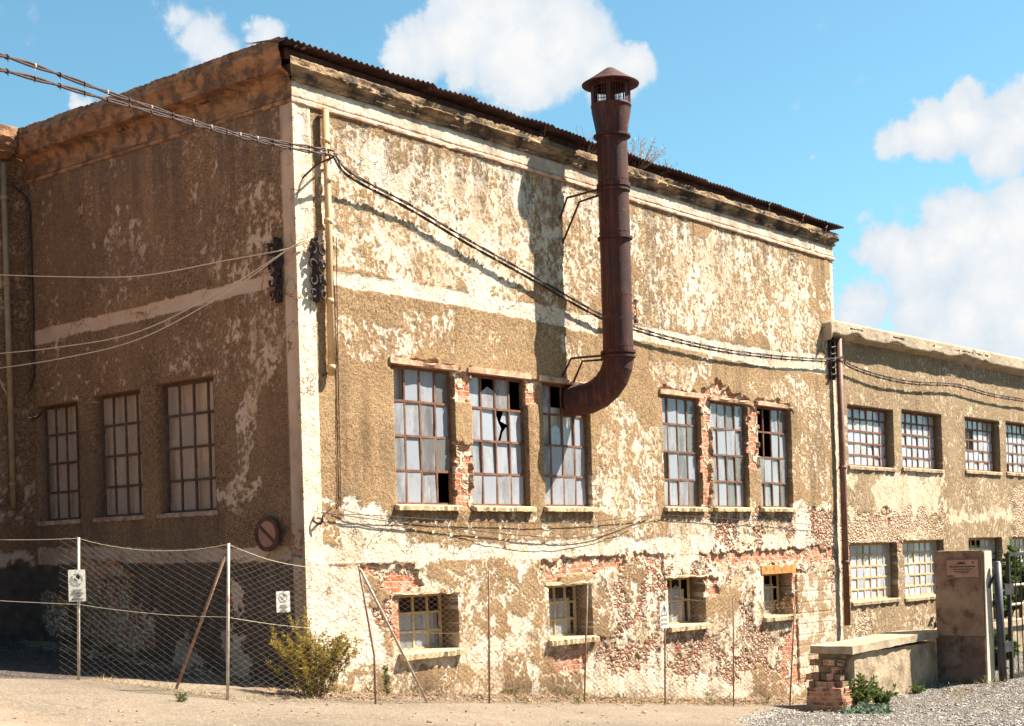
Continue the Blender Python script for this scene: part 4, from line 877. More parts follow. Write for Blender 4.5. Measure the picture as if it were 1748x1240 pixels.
# loose wires under the tall windows
for pts, r, lab in [([(548, 875), (600, 882), (690, 893), (800, 905), (900, 915), (980, 918), (1040, 905), (1100, 880)], .006, 'loose dark wire sagging under the three left tall windows'),
                    ([(580, 878), (640, 880), (760, 888), (900, 893), (1010, 890), (1130, 880), (1240, 886), (1350, 893), (1420, 900)], .005, 'long thin wire under all the tall window sills'),
                    ([(575, 868), (650, 885), (760, 900), (850, 922), (960, 928), (1060, 905), (1110, 878)], .004, 'loose wire drooping lowest over the white plaster band')]:
    m = MB(); m.tube(spline([onY(u, v, -.06) for u, v in pts], 6), r, 5); tag(m.build('loose_wire', m_cable, None, True), lab, 'wire', 'loose wires along the front wall')
m = MB(); m.tube([onY(574, 405, -.04), onY(576, 560, -.03), onY(579, 700, -.035), onY(582, 868, -.03)], .006, 5); m.tube([onY(566, 405, -.04), onY(570, 500, -.03), onY(577, 640, -.035), onY(577, 868, -.03)], .005, 5)
tag(m.build('wall_wire', m_rustdark, None), 'thin dark vertical wires on the front wall right of the cream drainpipe', 'wire')
for (u, v, lab) in [(560, 870, 'bent iron hook by the corner strip below the cream drainpipe')]:
    m = MB(); m.tube(spline([onY(536, 878, 0), onY(536, 890, -.06), onY(548, 894, -.1), onY(552, 880, -.12), onY(566, 868, -.1)], 5), .014, 6); tag(m.build('wall_hook', m_rustdark), lab, 'hook')

# cast iron scroll brackets
def scroll(cx, cz, r, turns, dirn, start, tf, y):
    n = 22; return [tf(cx + r * (1 - .75 * i / n) * math.cos(start + dirn * turns * 6.28 * i / n), y, cz + r * (1 - .75 * i / n) * math.sin(start + dirn * turns * 6.28 * i / n)) for i in range(n + 1)]
def ornament(label, tf, ca, cz, h, w):
    t = thing('iron_scroll_bracket', label, 'ironwork', tf(ca, 0, cz), 'cast iron scroll brackets at the corner')
    m = MB(); m.box((ca - .03, -.05, cz - h * .48), (ca + .03, 0, cz + h * .48), tf)
    zz = [cz + h * q for q in (-.5, -.42, -.3, -.16, 0, .14, .28, .40, .5)]; ww = [.02, .55, .35, .75, .40, 1.0, .55, .75, .05]
    vs = []; fs = []
    for z, q in zip(zz, ww): vs += [tf(ca - w * .5 * q * .62, -.04, z), tf(ca, -.11, z), tf(ca + w * .5 * q * .62, -.04, z)]
    for i in range(len(zz) - 1): fs += [(3 * i, 3 * i + 1, 3 * i + 4, 3 * i + 3), (3 * i + 1, 3 * i + 2, 3 * i + 5, 3 * i + 4)]
    m.add(vs, fs); m.build('backplate', m_iron, t)
    for s in (-1, 1):
        for (dz, r, tn, dr, st) in [(.30, .085, .9, s, math.pi / 2), (.06, .10, .9, -s, -math.pi / 2), (-.17, .085, .9, s, math.pi / 2), (-.36, .06, .9, -s, -math.pi / 2)]:
            m = MB(); m.tube(scroll(ca + s * w * .30, cz + h * dz, r, tn, dr, st, tf, -.09), .016, 6); m.build('scroll', m_iron, t)
    for k in range(3):
        m = MB(); c = tf(ca + (k - 1) * .05, -.15, cz + h * (.36 - .28 * k)); m.tube([tf(ca, -.05, cz + h * (.36 - .28 * k)), c], .012, 6); m.lathe((c[0], c[1]), [(.0, c[2] - .035), (.03, c[2] - .025), (.018, c[2]), (.034, c[2] + .02), (.0, c[2] + .045)], 10); m.build('insulator', m_cable, t, True)
    return t
ornament('black iron scroll bracket on the sunlit front face of the corner', FRONT, .26, 3.55, .80, .30)
ornament('black iron scroll bracket on the shaded side face of the corner', SIDE, -.28, 3.55, .80, .26)
# dark ironwork behind the brown downpipe
t = thing('iron_cable_rack', 'dark narrow iron rack carrying cables beside the brown downpipe', 'ironwork', (13.80, -.06, 3.5))
m = MB(); m.box((13.72, -.07, 3.22), (13.76, -.02, 4.05)); m.box((13.86, -.07, 3.22), (13.90, -.02, 4.05)); m.build('upright', m_iron, t)
for k in range(6):
    m = MB(); m.tube([(13.70, -.10, 3.3 + k * .13), (13.92, -.10, 3.34 + k * .13)], .016, 6); m.build('rung', m_iron, t)

# number plate beside the flue
t = thing('number_plate', 'rusted iron openwork plate with the digits 06 beside the flue', 'number plate', (6.95, -.06, 3.6))
x0, x1, z0, z1 = 6.55, 7.12, 3.66, 3.93
m = MB(); m.box((x0, -.09, z0), (x1, -.06, z0 + .03)); m.box((x0, -.09, z1 - .03), (x1, -.06, z1)); m.box((x0, -.09, z0 + .03), (x0 + .03, -.06, z1 - .03)); m.box((x1 - .03, -.09, z0 + .03), (x1, -.06, z1 - .03))
for a, b in ((x0 - .03, z0 - .05), (x1 - .03, z0 - .05), (x0 - .03, z1 - .01), (x1 - .03, z1 - .01)): m.box((a, -.095, b), (a + .06, -.055, b + .06))
m.build('frame', m_rustdark, t)
m_orange = M_('plate_digits_rust', (0.42, 0.22, 0.10), (0.55, 0.34, 0.17), 9, 0.8, 0.3, 0.004)
def text(parent, body, size, mat, loc, rot, name='lettering', ext=.001, align='CENTER', sx=1.0, bold=0.0):
    c = bpy.data.curves.new(name, 'FONT'); c.body = body; c.size = size; c.extrude = ext; c.align_x = align; c.align_y = 'CENTER'; c.offset = bold
    tmp = bpy.data.objects.new('text_source', c); COL.objects.link(tmp); me = bpy.data.meshes.new_from_object(tmp.evaluated_get(bpy.context.evaluated_depsgraph_get())); bpy.data.objects.remove(tmp); me.name = name; me.materials.clear(); me.materials.append(mat); o = bpy.data.objects.new(name, me); COL.objects.link(o); o.parent = parent; o.matrix_parent_inverse = Matrix.Translation(-world_loc(parent))
    o.location = loc; o.rotation_euler = rot; o.scale = (sx, 1, 1); return o
text(t, '06', .24, m_orange, (7.0, -.088, 3.795), (R(90), 0, 0), 'digits', .012, sx=.75)
m = MB(); m.box((x0 + .02, -.06, 3.60), (x1 - .1, -.01, 3.655)); m.build('fixing_bar', m_iron, t)

# round no parking sign
rc = onX(457, 912, -.09)
t = thing('round_road_sign', 'rusted round no parking sign with a diagonal bar on the shaded wall', 'road sign', (0, rc[1], rc[2]))
def disc(tf, r0, r1, b0, b1, n=40):
    m = MB(); vs = []
    for k in range(n):
        a = 6.28318 * k / n
        for r, b in ((r0, b0), (r1, b0), (r1, b1), (r0, b1)): vs.append(tf(r * math.cos(a), b, r * math.sin(a)))
    fs = []
    for k in range(n):
        for q in range(4): a = 4 * k + q; b = 4 * k + (q + 1) % 4; c = (4 * ((k + 1) % n) + (q + 1) % 4); d = 4 * ((k + 1) % n) + q; fs.append((a, b, c, d))
    m.add(vs, fs); return m
stf = lambda a, b, c: (rc[0] + b - .10 * a * 0, rc[1] - a, rc[2] + c)
disc(stf, .001, .165, -.012, .0).build('face', m_signface, t)
disc(stf, .160, .215, -.020, .005).build('rim', m_signrim, t)
m = MB(); ca, sa = math.cos(R(38)), math.sin(R(38))
m.box((-.165, -.018, -.02), (.165, -.008, .02), lambda a, b, c: stf(a * ca + c * sa, b, -a * sa + c * ca)); m.build('diagonal_bar', m_signrim, t)
m = MB(); m.tube([stf(.0, .0, 0), (0, rc[1], rc[2])], .02, 8); m.tube(spline([stf(.20, .03, .02), stf(.26, -.01, .08), stf(.27, .0, .20)], 4), .008, 5); m.tube([stf(.22, .03, -.02), stf(.33, .0, .08)], .010, 5); m.build('mount', m_signrim, t)

# ------------------------------------------------------------------ ground
nearx = np.arange(-9.5, 15.01, .07); neary = np.arange(-5.2, 7.01, .07)
far_ = lambda s: s * np.array([1, 2, 4, 7, 12, 20, 35, 60, 100, 180, 350])
xs = np.concatenate([(-9.5 - far_(1.0))[::-1], nearx, 15.01 + far_(1.0)]); ys = np.concatenate([(-5.2 - far_(1.0))[::-1], neary, 7.01 + far_(1.0)])
X, Y = np.meshgrid(xs, ys, indexing='ij')
Zr = road_z(X, Y)
near_b = sstep(1.0, 0.1, np.abs(np.minimum(Y, 0)) + np.maximum(0, -X * 0)) * (X > -.5)
dirt = ((Y > -.62 + (fbm(X * 1.5, Y * 1.5, 4, 81) - .5) * .7) & (X > -.7) & (X < 12)) | ((X > -.45 + (fbm(X * 1.5, Y * 1.5, 4, 82) - .5) * .5) & (Y > -.6))
carr = sstep(-2.2, -4.0, Y + (fbm(X * .8, Y * .8, 4, 87) - .5) * 1.2)
dark_left = ((X < -.35 + (fbm(X * 1.2, Y * 1.2, 4, 83) - .5) * .6) & (Y > 1.15 - .30 * (X + 2.5) * -.45 + (fbm(X * 1.0, Y * 1.0, 4, 84) - .5) * .25) & (Y > .1))
Zr = Zr + (fbm(X * 2, Y * 2, 4, 85) - .5) * .02 + dirt * (fbm(X * 6, Y * 6, 4, 86) - .45) * .07
att = np.zeros(X.shape + (4,)); att[..., 0] = dirt; att[..., 1] = dark_left; att[..., 2] = carr * sstep(-7.0, -3.0, X); att[..., 3] = sstep(-5.0, -8.0, X + (fbm(X * .4, Y * .4, 4, 88) - .5) * 3); 
road = grid_mesh('road', np.stack([X, Y, Zr], -1), np.ones((len(xs) - 1, len(ys) - 1), bool), m_road, None, attr=att); tag(road, 'sun bleached sandy asphalt street sloping past the building', 'road', kind='structure')
# dark slope added out of view to block low sky and cut fill
hv = np.linspace(0, 1, 60); hx = np.concatenate([np.linspace(-60, 45, 90)])
def blocker(name, base, dirv, outv, length, label):
    S, T = np.meshgrid(np.linspace(-.5, .5, 90) * length, np.linspace(0, 1, 40), indexing='ij')
    dist = T * 40; hgt = 13 * sstep(0, 24, dist) * (.75 + .5 * fbm(S * .05, T * 2, 4, 201)) - 5 * (1 - sstep(0, 3, dist)) + (fbm(S * .4, dist * .4, 4, 203) - .5) * 1.6
    Px = base[0] + dirv[0] * S + outv[0] * dist; Py = base[1] + dirv[1] * S + outv[1] * dist
    o = grid_mesh(name, np.stack([Px, Py, road_z(Px, Py) * 0 - 1.5 + hgt], -1), np.ones((89, 39), bool), m_blocker, None); tag(o, label, 'blocker', kind='structure')
m_blocker = M_('sky_blocker_dark', (0.030, 0.026, 0.014), (0.075, 0.055, 0.030), .8, .95, .8, .1)
blocker('sky_blocker', (-4, -24), (1, 0), (0, -1), 120, 'dark unseen slope added across the street to block low sky')
# gravel bank at the right
e1 = onG(1300, 1240); e2 = onG(1330, 1226); e3 = onG(1358, 1213)
ctrl = [(*e1[:2], e1[2] + .015), (*e2[:2], e2[2] + .015), (9.75, -1.25, -2.66), (9.84, -2.09, -2.66), (11.6, -2.1, -2.60), (13.6, -2.1, -2.53), (14.2, -3.05, -2.49), (18, -3.2, -2.42), (24, -3.3, -2.35), (30, -4, -2.3)]
for u, v, t_ in [(1500, 1244, .86), (1650, 1244, .80), (1790, 1246, .74)]:
    r = ray(u, v); tt = -2.52 / r[2]; p = CAM + r * tt; ctrl.append(tuple(p))
ctrl += [(3.6, -4.6, -2.5), (7, -7.5, -2.6), (14, -9, -2.55), (24, -9, -2.4), (2.6, -3.8, -2.35)]
ctrl = np.array(ctrl)
gx = np.arange(4.0, 28, .06); gy = np.arange(-7.5, -.9, .06); X, Y = np.meshgrid(gx, gy, indexing='ij')
num = 0; den = 0
for c in ctrl:
    w = 1 / ((X - c[0]) ** 2 + (Y - c[1]) ** 2 + .02) ** 1.6; num = num + w * c[2]; den = den + w
Zg = num / den + (fbm(X * 1.5, Y * 1.5, 4, 91) - .5) * .06 + (fbm(X * 9, Y * 9, 3, 92) - .5) * .05
gpoly = [tuple(e1[:2] + np.array([-.25, -.1])), tuple(e2[:2] + np.array([-.1, .05])), tuple(e3[:2] + np.array([-.1, .1])), (9.85, -1.0), (28, -1.0), (28, -7.5), (6.0, -7.5), (5.0, -4.2)]
Xc = (X[:-1, :-1] + X[1:, 1:]) / 2; Yc = (Y[:-1, :-1] + Y[1:, 1:]) / 2
keep = inpoly(Xc + (fbm(Xc * 2, Yc * 2, 4, 93) - .5) * .8, Yc + (fbm(Xc * 2, Yc * 2, 4, 94) - .5) * .6, gpoly)
gr = grid_mesh('gravel', np.stack([X, Y, Zg], -1), keep, m_gravel, None); tag(gr, 'pale grey gravel bank in the right foreground', 'gravel', kind='structure')
def gz(x, y):
    w = 1 / ((ctrl[:, 0] - x) ** 2 + (ctrl[:, 1] - y) ** 2 + .02) ** 1.6; return float((w * ctrl[:, 2]).sum() / w.sum())
# loose stones
def pebbles(name, pos, smin, smax, mat, label):
    V = []; Fc = []
    b = np.array([(1, 0, 0), (0, 1, 0), (-1, 0, 0), (0, -1, 0), (0, 0, .8), (0, 0, -.8)]); f = [(0, 1, 4), (1, 2, 4), (2, 3, 4), (3, 0, 4), (1, 0, 5), (2, 1, 5), (3, 2, 5), (0, 3, 5)]
    m = MB()
    for p in pos:
        s = random.uniform(smin, smax) * (1 + random.random() ** 6 * 1.5); a = random.random() * 6.28; q = b * (s * np.array([random.uniform(.7, 1.3), random.uniform(.7, 1.2), random.uniform(.5, .9)])) + np.random.default_rng(len(m.v)).normal(0, s * .15, (6, 3))
        ca, sa = math.cos(a), math.sin(a); q = np.stack([q[:, 0] * ca - q[:, 1] * sa, q[:, 0] * sa + q[:, 1] * ca, q[:, 2]], -1); m.add(q + np.array(p), f)
    o = m.build(name, mat); tag(o, label, 'stones', kind='stuff'); return o
pos = []
while len(pos) < 9000:
    u, v = random.uniform(1290, 1760), random.uniform(1160, 1245)
    r = ray(u, v); p = CAM + r * (-2.52 / r[2]); 
    for _ in range(4): p = CAM + r * (gz(p[0], p[1]) / r[2])
    if inpoly(np.array([p[0]]), np.array([p[1]]), gpoly)[0] and p[1] < -2.0 or (p[0] < 9.8 and inpoly(np.array([p[0]]), np.array([p[1]]), gpoly)[0]): pos.append((p[0], p[1], gz(p[0], p[1]) + .006))
    elif random.random() < .0005: break
for _ in range(900):
    q = random.random() * 2; a, b = (e1, e2) if q < 1 else (e2, e3); p = a + (b - a) * (q % 1); off = abs(random.gauss(0, .28)); pos.append((p[0] - off * .8 + random.gauss(0, .05), p[1] + off * .5, float(road_z(p[0] - off * .8, p[1] + off * .5)) + .004))
pebbles('loose_gravel', pos, .010, .022, m_pebble, 'loose pale pebbles lying over the gravel bank')
pos = []
for _ in range(2000):
    x = random.uniform(-.6, 12); y = -random.uniform(.02, .75) ** 1.0; pos.append((x, y, float(road_z(x, y)) + .012))
for _ in range(260):
    y = random.uniform(0, 5.3); x = -random.uniform(.03, .5); pos.append((x, y, float(road_z(x, y)) + .012))
for _ in range(160):
    x = random.uniform(-7, 6); y = random.uniform(-2.9, -.8); pos.append((x, y, float(road_z(x, y)) + .004))
pebbles('rubble_debris', pos, .007, .026, M_('rubble_debris_stone', (0.20, 0.12, 0.08), (0.44, 0.33, 0.23), 7, 0.95, .3, .004), 'crumbled plaster bits scattered along the foot of the walls')

# ------------------------------------------------------------------ fence
fence = thing('chain_link_fence', 'leaning chain link fence on thin metal posts running around the building corner', 'fence', onG(388, 1195))
POSTS = [((134, 1161), (134, 918), 0), ((388, 1195), (390, 928), 0), ((641, 1202), (612, 964), 1), ((835, 1201), (835, 973), 1), ((997, 1201), (1003, 995), 1), ((1135, 1203), (1135, 1012), 1), ((1252, 1206), (1252, 1020), 1), ((1359, 1203), (1357, 1035), 1)]
PB = []
for k, (b, tpx, mt) in enumerate(POSTS):
    B = onG(*b) if k < 7 else np.array([10.25, -.86, float(road_z(10.25, -.86))])
    d = (B - CAM) @ fw; r = ray(*tpx); T = CAM + r * d
    PB.append((B, T)); m = MB()
    if k == 2: mid = CAM + ray(639, 1120) * d; pts = [B - [0, 0, .1], mid, (mid + T) / 2, T]
    else: pts = [B - np.array([0, 0, .1]), (B + T) / 2, T]
    m.tube(pts, .0165 if k < 2 else .0125, 8); m.build('post', m_galv if k < 2 else m_galvbrown, fence, True)
m = MB(); a = onG(300, 1178); m.tube([a, CAM + ray(386, 945) * ((PB[1][0] - CAM) @ fw)], .016, 8); m.build('brace', m_galvbrown, fence, True)
m = MB(); a = onG(730, 1200); m.tube([a, CAM + ray(615, 972) * ((PB[2][0] - CAM) @ fw)], .016, 8); m.build('brace', m_galv, fence, True)
leftend = (np.array([-3.6, 3.3, float(road_z(-3.6, 3.3))]), np.array([-3.6, 3.3, float(road_z(-3.6, 3.3)) + 1.5]))
def mesh_bay(p, q, sg, s0=0.0, s1=1.0, cut=None):
    onwall = p[0][0] > -.5
    B0, T0 = p; B1, T1 = q; L = np.linalg.norm(B1 - B0); cell = .066; n = int(L / cell); segV = []; segF = []
    H = 1.0; rows = int(np.linalg.norm(T0 - B0) * .97 / (cell / 2)); 
    S = (np.arange(n + 1) / n); K = np.arange(rows + 1)
    warp = (vn(S[:, None] * 6 + L, K[None, :] * .07, 101) - .5) * .035
    off = np.where((K[None, :] + np.arange(n + 1)[:, None]) % 2 == 0, -.5, .5) * (1 / n) * 1.02
    s = np.clip(S[:, None] + off, 0, 1); t = np.broadcast_to(K[None, :] / rows, s.shape)
    hs = 1 - sg * 4 * s * (1 - s) / np.linalg.norm(T0 - B0)
    Bp = B0[None, None] * (1 - s[..., None]) + B1[None, None] * s[..., None]; Tp = T0[None, None] * (1 - s[..., None]) + T1[None, None] * s[..., None]
    P = Bp + (Tp - Bp) * (t * hs)[..., None] + np.array([0, 0, .015])
    nrm = np.cross(B1 - B0, [0, 0, 1]); nrm = nrm / np.linalg.norm(nrm); P = P + nrm * (warp + (K % 2)[None, :] * .003)[..., None]
    keep = (S >= s0) & (S <= s1); P = P[keep]
    a = P[:, :-1].reshape(-1, 3); b = P[:, 1:].reshape(-1, 3); d = b - a; d = d / np.linalg.norm(d, axis=1)[:, None]
    e1 = np.cross(d, nrm); e2 = np.broadcast_to(nrm, e1.shape); V = []; r = .0017 if onwall else .0011
    for k in range(3):
        an = 2.0944 * k; o = (e1 * math.cos(an) + e2 * math.sin(an)) * r; V += [a + o, b + o]
    V = np.stack(V, 1).reshape(-1, 3); base = np.arange(len(a))[:, None] * 6
    Fq = np.concatenate([base + np.array([[0, 1, 3, 2]]), base + np.array([[2, 3, 5, 4]]), base + np.array([[4, 5, 1, 0]])])
    me = bpy.data.meshes.new('mesh_panel'); me.vertices.add(len(V)); me.vertices.foreach_set('co', V.astype(np.float32).ravel()); me.loops.add(Fq.size); me.loops.foreach_set('vertex_index', Fq.astype(np.int32).ravel())
    me.polygons.add(len(Fq)); me.polygons.foreach_set('loop_start', np.arange(0, Fq.size, 4, dtype=np.int32)); me.polygons.foreach_set('loop_total', np.full(len(Fq), 4, np.int32)); me.update(calc_edges=True)
    link('mesh_panel', me, m_meshdark if onwall else m_mesh, fence)
    for frac in (0.985, .52):
        m = MB(); m.tube([B0 * (1 - x) + B1 * x + ((T0 * (1 - x) + T1 * x) - (B0 * (1 - x) + B1 * x)) * (frac * (1 - (sg if frac > .9 else sg * .6) * 4 * x * (1 - x) / np.linalg.norm(T0 - B0))) + np.array([0, 0, .015]) + nrm * (vn(x * 7 + L, frac * 5, 103) - .5) * .04 for x in np.linspace(0, 1, 20)], .0026 if B0[0] < -1.9 else .0020, 5); m.build('strand_wire', m_wire if B0[0] < -1.9 else m_mesh, fence)
SG = [.10, .12, .06, .10, .12, .08, .08]
for i in range(7): mesh_bay(PB[i], PB[i + 1], SG[i])
mesh_bay(leftend, PB[0], .05, s0=.90)

# ------------------------------------------------------------------ signs
def facing(c): # rotation about Z so that the plate looks to the camera's side
    return 0
def plate(tname, label, cpx, depthpt, w, h, yaw_dir, group='white warning signs on the fence'):
    d = (np.array(depthpt) - CAM) @ fw; C = CAM + ray(*cpx) * (d - .03)
    t = thing(tname, label, 'sign', C, group)
    n = np.array([yaw_dir[0], yaw_dir[1], 0.]); n /= np.linalg.norm(n); ax = np.cross([0, 0, 1.], n)
    tf = lambda a, b, c: tuple(C + ax * a - n * b + np.array([0, 0, c]))
    m = MB(); k = .012; n_ = 4; pts = []
    for (sx, sz, a0) in ((1, 1, 0), (-1, 1, 90), (-1, -1, 180), (1, -1, 270)):
        for q in range(n_ + 1): an = R(a0 + 90 * q / n_); pts.append((sx * (w / 2 - k) + k * math.cos(an), sz * (h / 2 - k) + k * math.sin(an)))
    N = len(pts); vs = [tf(a, 0, c) for a, c in pts] + [tf(a, .004, c) for a, c in pts]
    m.add(vs, [tuple(range(N)), tuple(range(2 * N - 1, N - 1, -1))] + [(i, i + N, (i + 1) % N + N, (i + 1) % N) for i in range(N)]); m.build('plate', m_sign, t)
    rot = (R(90), 0, math.atan2(ax[1], ax[0]))
    return t, tf, rot, C, n
def shape2d(t, name, tf, polys, mat, b0=-.0035):
    m = MB()
    for p in polys:
        N = len(p); vs = [tf(a, b0, c) for a, c in p] + [tf(a, b0 + .002, c) for a, c in p]
        m.add(vs, [tuple(range(N)), tuple(range(2 * N - 1, N - 1, -1))] + [(i, i + N, (i + 1) % N + N, (i + 1) % N) for i in range(N)])
    return m.build(name, mat, t)
def ring(cx, cz, r0, r1, n=32): return [[(cx + r1 * math.cos(6.2832 * k / n), cz + r1 * math.sin(6.2832 * k / n)), (cx + r1 * math.cos(6.2832 * (k + 1) / n), cz + r1 * math.sin(6.2832 * (k + 1) / n)), (cx + r0 * math.cos(6.2832 * (k + 1) / n), cz + r0 * math.sin(6.2832 * (k + 1) / n)), (cx + r0 * math.cos(6.2832 * k / n), cz + r0 * math.sin(6.2832 * k / n))] for k in range(n)]
def capsule(x0, z0, x1, z1, r, n=6):
    a = math.atan2(z1 - z0, x1 - x0); return [(x1 + r * math.cos(a - 1.5708 + 3.1416 * k / n), z1 + r * math.sin(a - 1.5708 + 3.1416 * k / n)) for k in range(n + 1)] + [(x0 + r * math.cos(a + 1.5708 + 3.1416 * k / n), z0 + r * math.sin(a + 1.5708 + 3.1416 * k / n)) for k in range(n + 1)]
def hand(s, cx, cz):
    f = lambda *c: capsule(cx + c[0] * s, cz + c[1] * s, cx + c[2] * s, cz + c[3] * s, c[4] * s)
    return [f(.05, -.05, .22, .22, .20), f(.02, .05, .02, .55, .062), f(.15, .1, .17, .66, .062), f(.28, .1, .31, .62, .062), f(.38, .02, .44, .45, .058), f(-.05, -.15, -.32, .08, .07)]
VD = (-fw[0], -fw[1])
def no_entry(t, tf, rot, w, h, ink, wide):
    q = w / .17
    shape2d(t, 'ring', tf, ring(.0, h * .20, .058 * q, .066 * q), m_ring)
    shape2d(t, 'hand_symbol', tf, hand(.075 * q, -.004, h * .20), ink, -.0045)
    shape2d(t, 'slash', tf, [capsule(-.043 * q, h * .20 + .043 * q, .043 * q, h * .20 - .043 * q, .007 * q)], m_sign, -.0055)
    for k, s in enumerate(['VIETATO', "L'INGRESSO", 'ZONA', 'MINERARIA']):
        text(t, s, .031 * q, ink, tf(0, -.003, -h * (.155 + .092 * k)), rot, 'lettering', .0006, sx=.80, bold=.0006 * q)
t, tf, rot, C, n = plate('warning_sign', 'white no entry sign with hand symbol and VIETATO text on the leftmost fence post', (131.5, 1000), PB[0][0], .185, .355, (-.45, -.88)); no_entry(t, tf, rot, .172, .355, m_ink, 1)
t, tf, rot, C, n = plate('warning_sign', 'small white hand sign hung on the mesh beside the shrub', (483.5, 1027.5), onG(500, 1196), .165, .235, (-.30, -.95)); no_entry(t, tf, rot, .135, .235, m_inkgrey, 0)
t, tf, rot, C, n = plate('warning_sign', 'white danger sign with exclamation mark triangle on a post before the third basement window', (1134, 1050), PB[5][0], .175, .40, (-.22, -.97))
z0 = .035
tri = [(-.062, -.04 + z0), (.062, -.04 + z0), (0, .125 + z0)]
def line(p, q, r): return capsule(p[0], p[1], q[0], q[1], r)
shape2d(t, 'triangle', tf, [line(tri[i], tri[(i + 1) % 3], .004) for i in range(3)], m_inkgrey)
shape2d(t, 'exclamation_mark', tf, [capsule(0, .015 + z0, 0, .078 + z0, .0075), capsule(0, -.020 + z0, 0, -.016 + z0, .008)], m_ink, -.0045)
text(t, 'ZONA', .050, m_inkgrey, tf(0, -.003, -.068), rot, 'lettering', .0006, sx=.8); text(t, 'FRANA', .050, m_inkgrey, tf(0, -.003, -.135), rot, 'lettering', .0006, sx=.8)

# ------------------------------------------------------------------ low wall, pillar, gate
m_lowbrick = mat_wall('low_wall_brick_end', (0.30, 0.20, 0.13), (0.36, 0.25, 0.17), (0.5, 0.42, 0.33), brick_a=(0.20, 0.065, 0.038))
low = thing('low_wall', 'low plastered wall with a thick concrete cap and crumbling brick end', 'low wall', (11.7, -1.7, -2.65))
def rough_box(name, a, b, mat, parent, step=.035, amp=.03, seed=0, attr=None, taper=None):
    """six displaced faces, one mesh"""
    V = []; Q = []; At = []
    (x0, y0, z0), (x1, y1, z1) = a, b
    def face(fn, l, h):
        ni = max(2, int(l / step) + 1); nj = max(2, int(h / step) + 1); s = len(V)
        for i in range(ni):
            for j in range(nj): V.append(fn(i / (ni - 1), j / (nj - 1)))
        for i in range(ni - 1):
            for j in range(nj - 1): k = s + i * nj + j; Q.append((k, k + nj, k + nj + 1, k + 1))
    dx, dy, dz = x1 - x0, y1 - y0, z1 - z0
    face(lambda i, j: (x0 + dx * i, y0, z0 + dz * j), dx, dz); face(lambda i, j: (x1 - dx * i, y1, z0 + dz * j), dx, dz)
    face(lambda i, j: (x0, y1 - dy * i, z0 + dz * j), dy, dz); face(lambda i, j: (x1, y0 + dy * i, z0 + dz * j), dy, dz)
    face(lambda i, j: (x0 + dx * i, y0 + dy * j, z1), dx, dy); face(lambda i, j: (x0 + dx * i, y1 - dy * j, z0), dx, dy)
    P = np.array(V); c = np.array([(x0 + x1) / 2, (y0 + y1) / 2, (z0 + z1) / 2]); hsz = np.array([dx, dy, dz]) / 2
    nn_ = np.stack([fbm(P[:, 1] * 3 + P[:, 0] * 2, P[:, 2] * 3, 4, seed + k) - .5 for k in range(3)], -1)
    out = np.clip((P - c) / hsz, -1, 1); out = np.sign(out) * (np.abs(out) > .999)
    r = (fbm(P[:, 0] * 4 + P[:, 1] * 4, P[:, 2] * 4, 4, seed + 7) - .55)
    P = P + out * (r * amp)[:, None]
    if taper: P = taper(P)
    m = MB(); m.add(P, Q); o = m.build(name, mat, parent)
    if attr is not None:
        ca = o.data.color_attributes.new('mask', 'FLOAT_COLOR', 'POINT'); ca.data.foreach_set('color', np.tile(np.array(attr, np.float32), len(P)))
    return o
rough_box('wall_body', (10.28, -2.07, -3.1), (13.58, -1.42, -1.76), m_lowplaster, low, .05, .04, 111)
rough_box('brick_end', (9.86, -2.03, -3.1), (10.279, -1.40, -2.30), m_lowbrick, low, .03, .05, 113, (0, 1, 0, 0))
for k in range(22):     # broken stepped bricks on top of the end
    row = k // 5; i = k % 5
    if random.random() < .12 * row: continue
    z = -2.30 + row * .115; y = -2.0 + i * .125 + (row % 2) * .05; x0 = 9.90 + row * .05 + random.uniform(0, .07)
    rough_box('loose_brick', (x0, y, z), (10.29 + random.uniform(0, .02), y + .112, z + .105), m_lowbrick, low, .03, .03, 120 + k, (0, 1 if random.random() < .6 else 0, 0 if random.random() < .7 else 1, 0))
rough_box('capping_slab', (10.10, -2.13, -1.755), (13.57, -1.36, -1.625), m_capstone, low, .05, .02, 117, taper=lambda P: np.stack([P[:, 0], P[:, 1], P[:, 2] + (P[:, 0] - 10.1) * .018], -1))
pillar = thing('gate_pillar', 'square rendered gate pillar with a worn plaque on its shaded face', 'pillar', (13.75, -2.55, -2.5))
rough_box('shaft', (13.60, -2.98, -1.66), (13.98, -2.08, -.12), m_pillar, pillar, .03, .022, 131)
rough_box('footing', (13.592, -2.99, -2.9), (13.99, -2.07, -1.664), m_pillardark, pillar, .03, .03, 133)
m = MB(); m.box((13.63, -3.005, -2.9), (13.96, -2.985, -.14)); m.build('lit_face_skin', m_pillarlit, pillar)  # paler skin puts the sunlit tone of this face into its colour
P0 = onX(1614, 955, 13.585); P1 = onX(1673, 987, 13.585)
ptf = lambda a, b, c: (13.583 + b, P0[1] + (P1[1] - P0[1]) * a, P1[2] + (P0[2] - P1[2]) * c)
m = MB(); m.box((0, -.012, 0), (1, .01, 1), ptf); m.build('plaque', m_plaque, pillar)
m = MB()
for a in (.02, .98): m.box((a - .008, -.016, .02), (a + .008, -.0125, .98), ptf)
for c in (.03, .97): m.box((.028, -.016, c - .012), (.972, -.0125, c + .012), ptf)
for c, a0, a1, w in [(.60, .12, .88, .035), (.47, .22, .80, .025), (.36, .26, .72, .022), (.28, .34, .66, .018), (.12, .06, .22, .04), (.80, .38, .56, .05), (.74, .30, .62, .025), (.80, .78, .84, .05)]:
    x = a0
    while x < a1:
        w_ = random.uniform(.02, .07); m.box((x, -.016, c - w), (min(x + w_, a1), -.0125, c + w), ptf); x += w_ + .012
m.build('plaque_inscription', m_ink, pillar)
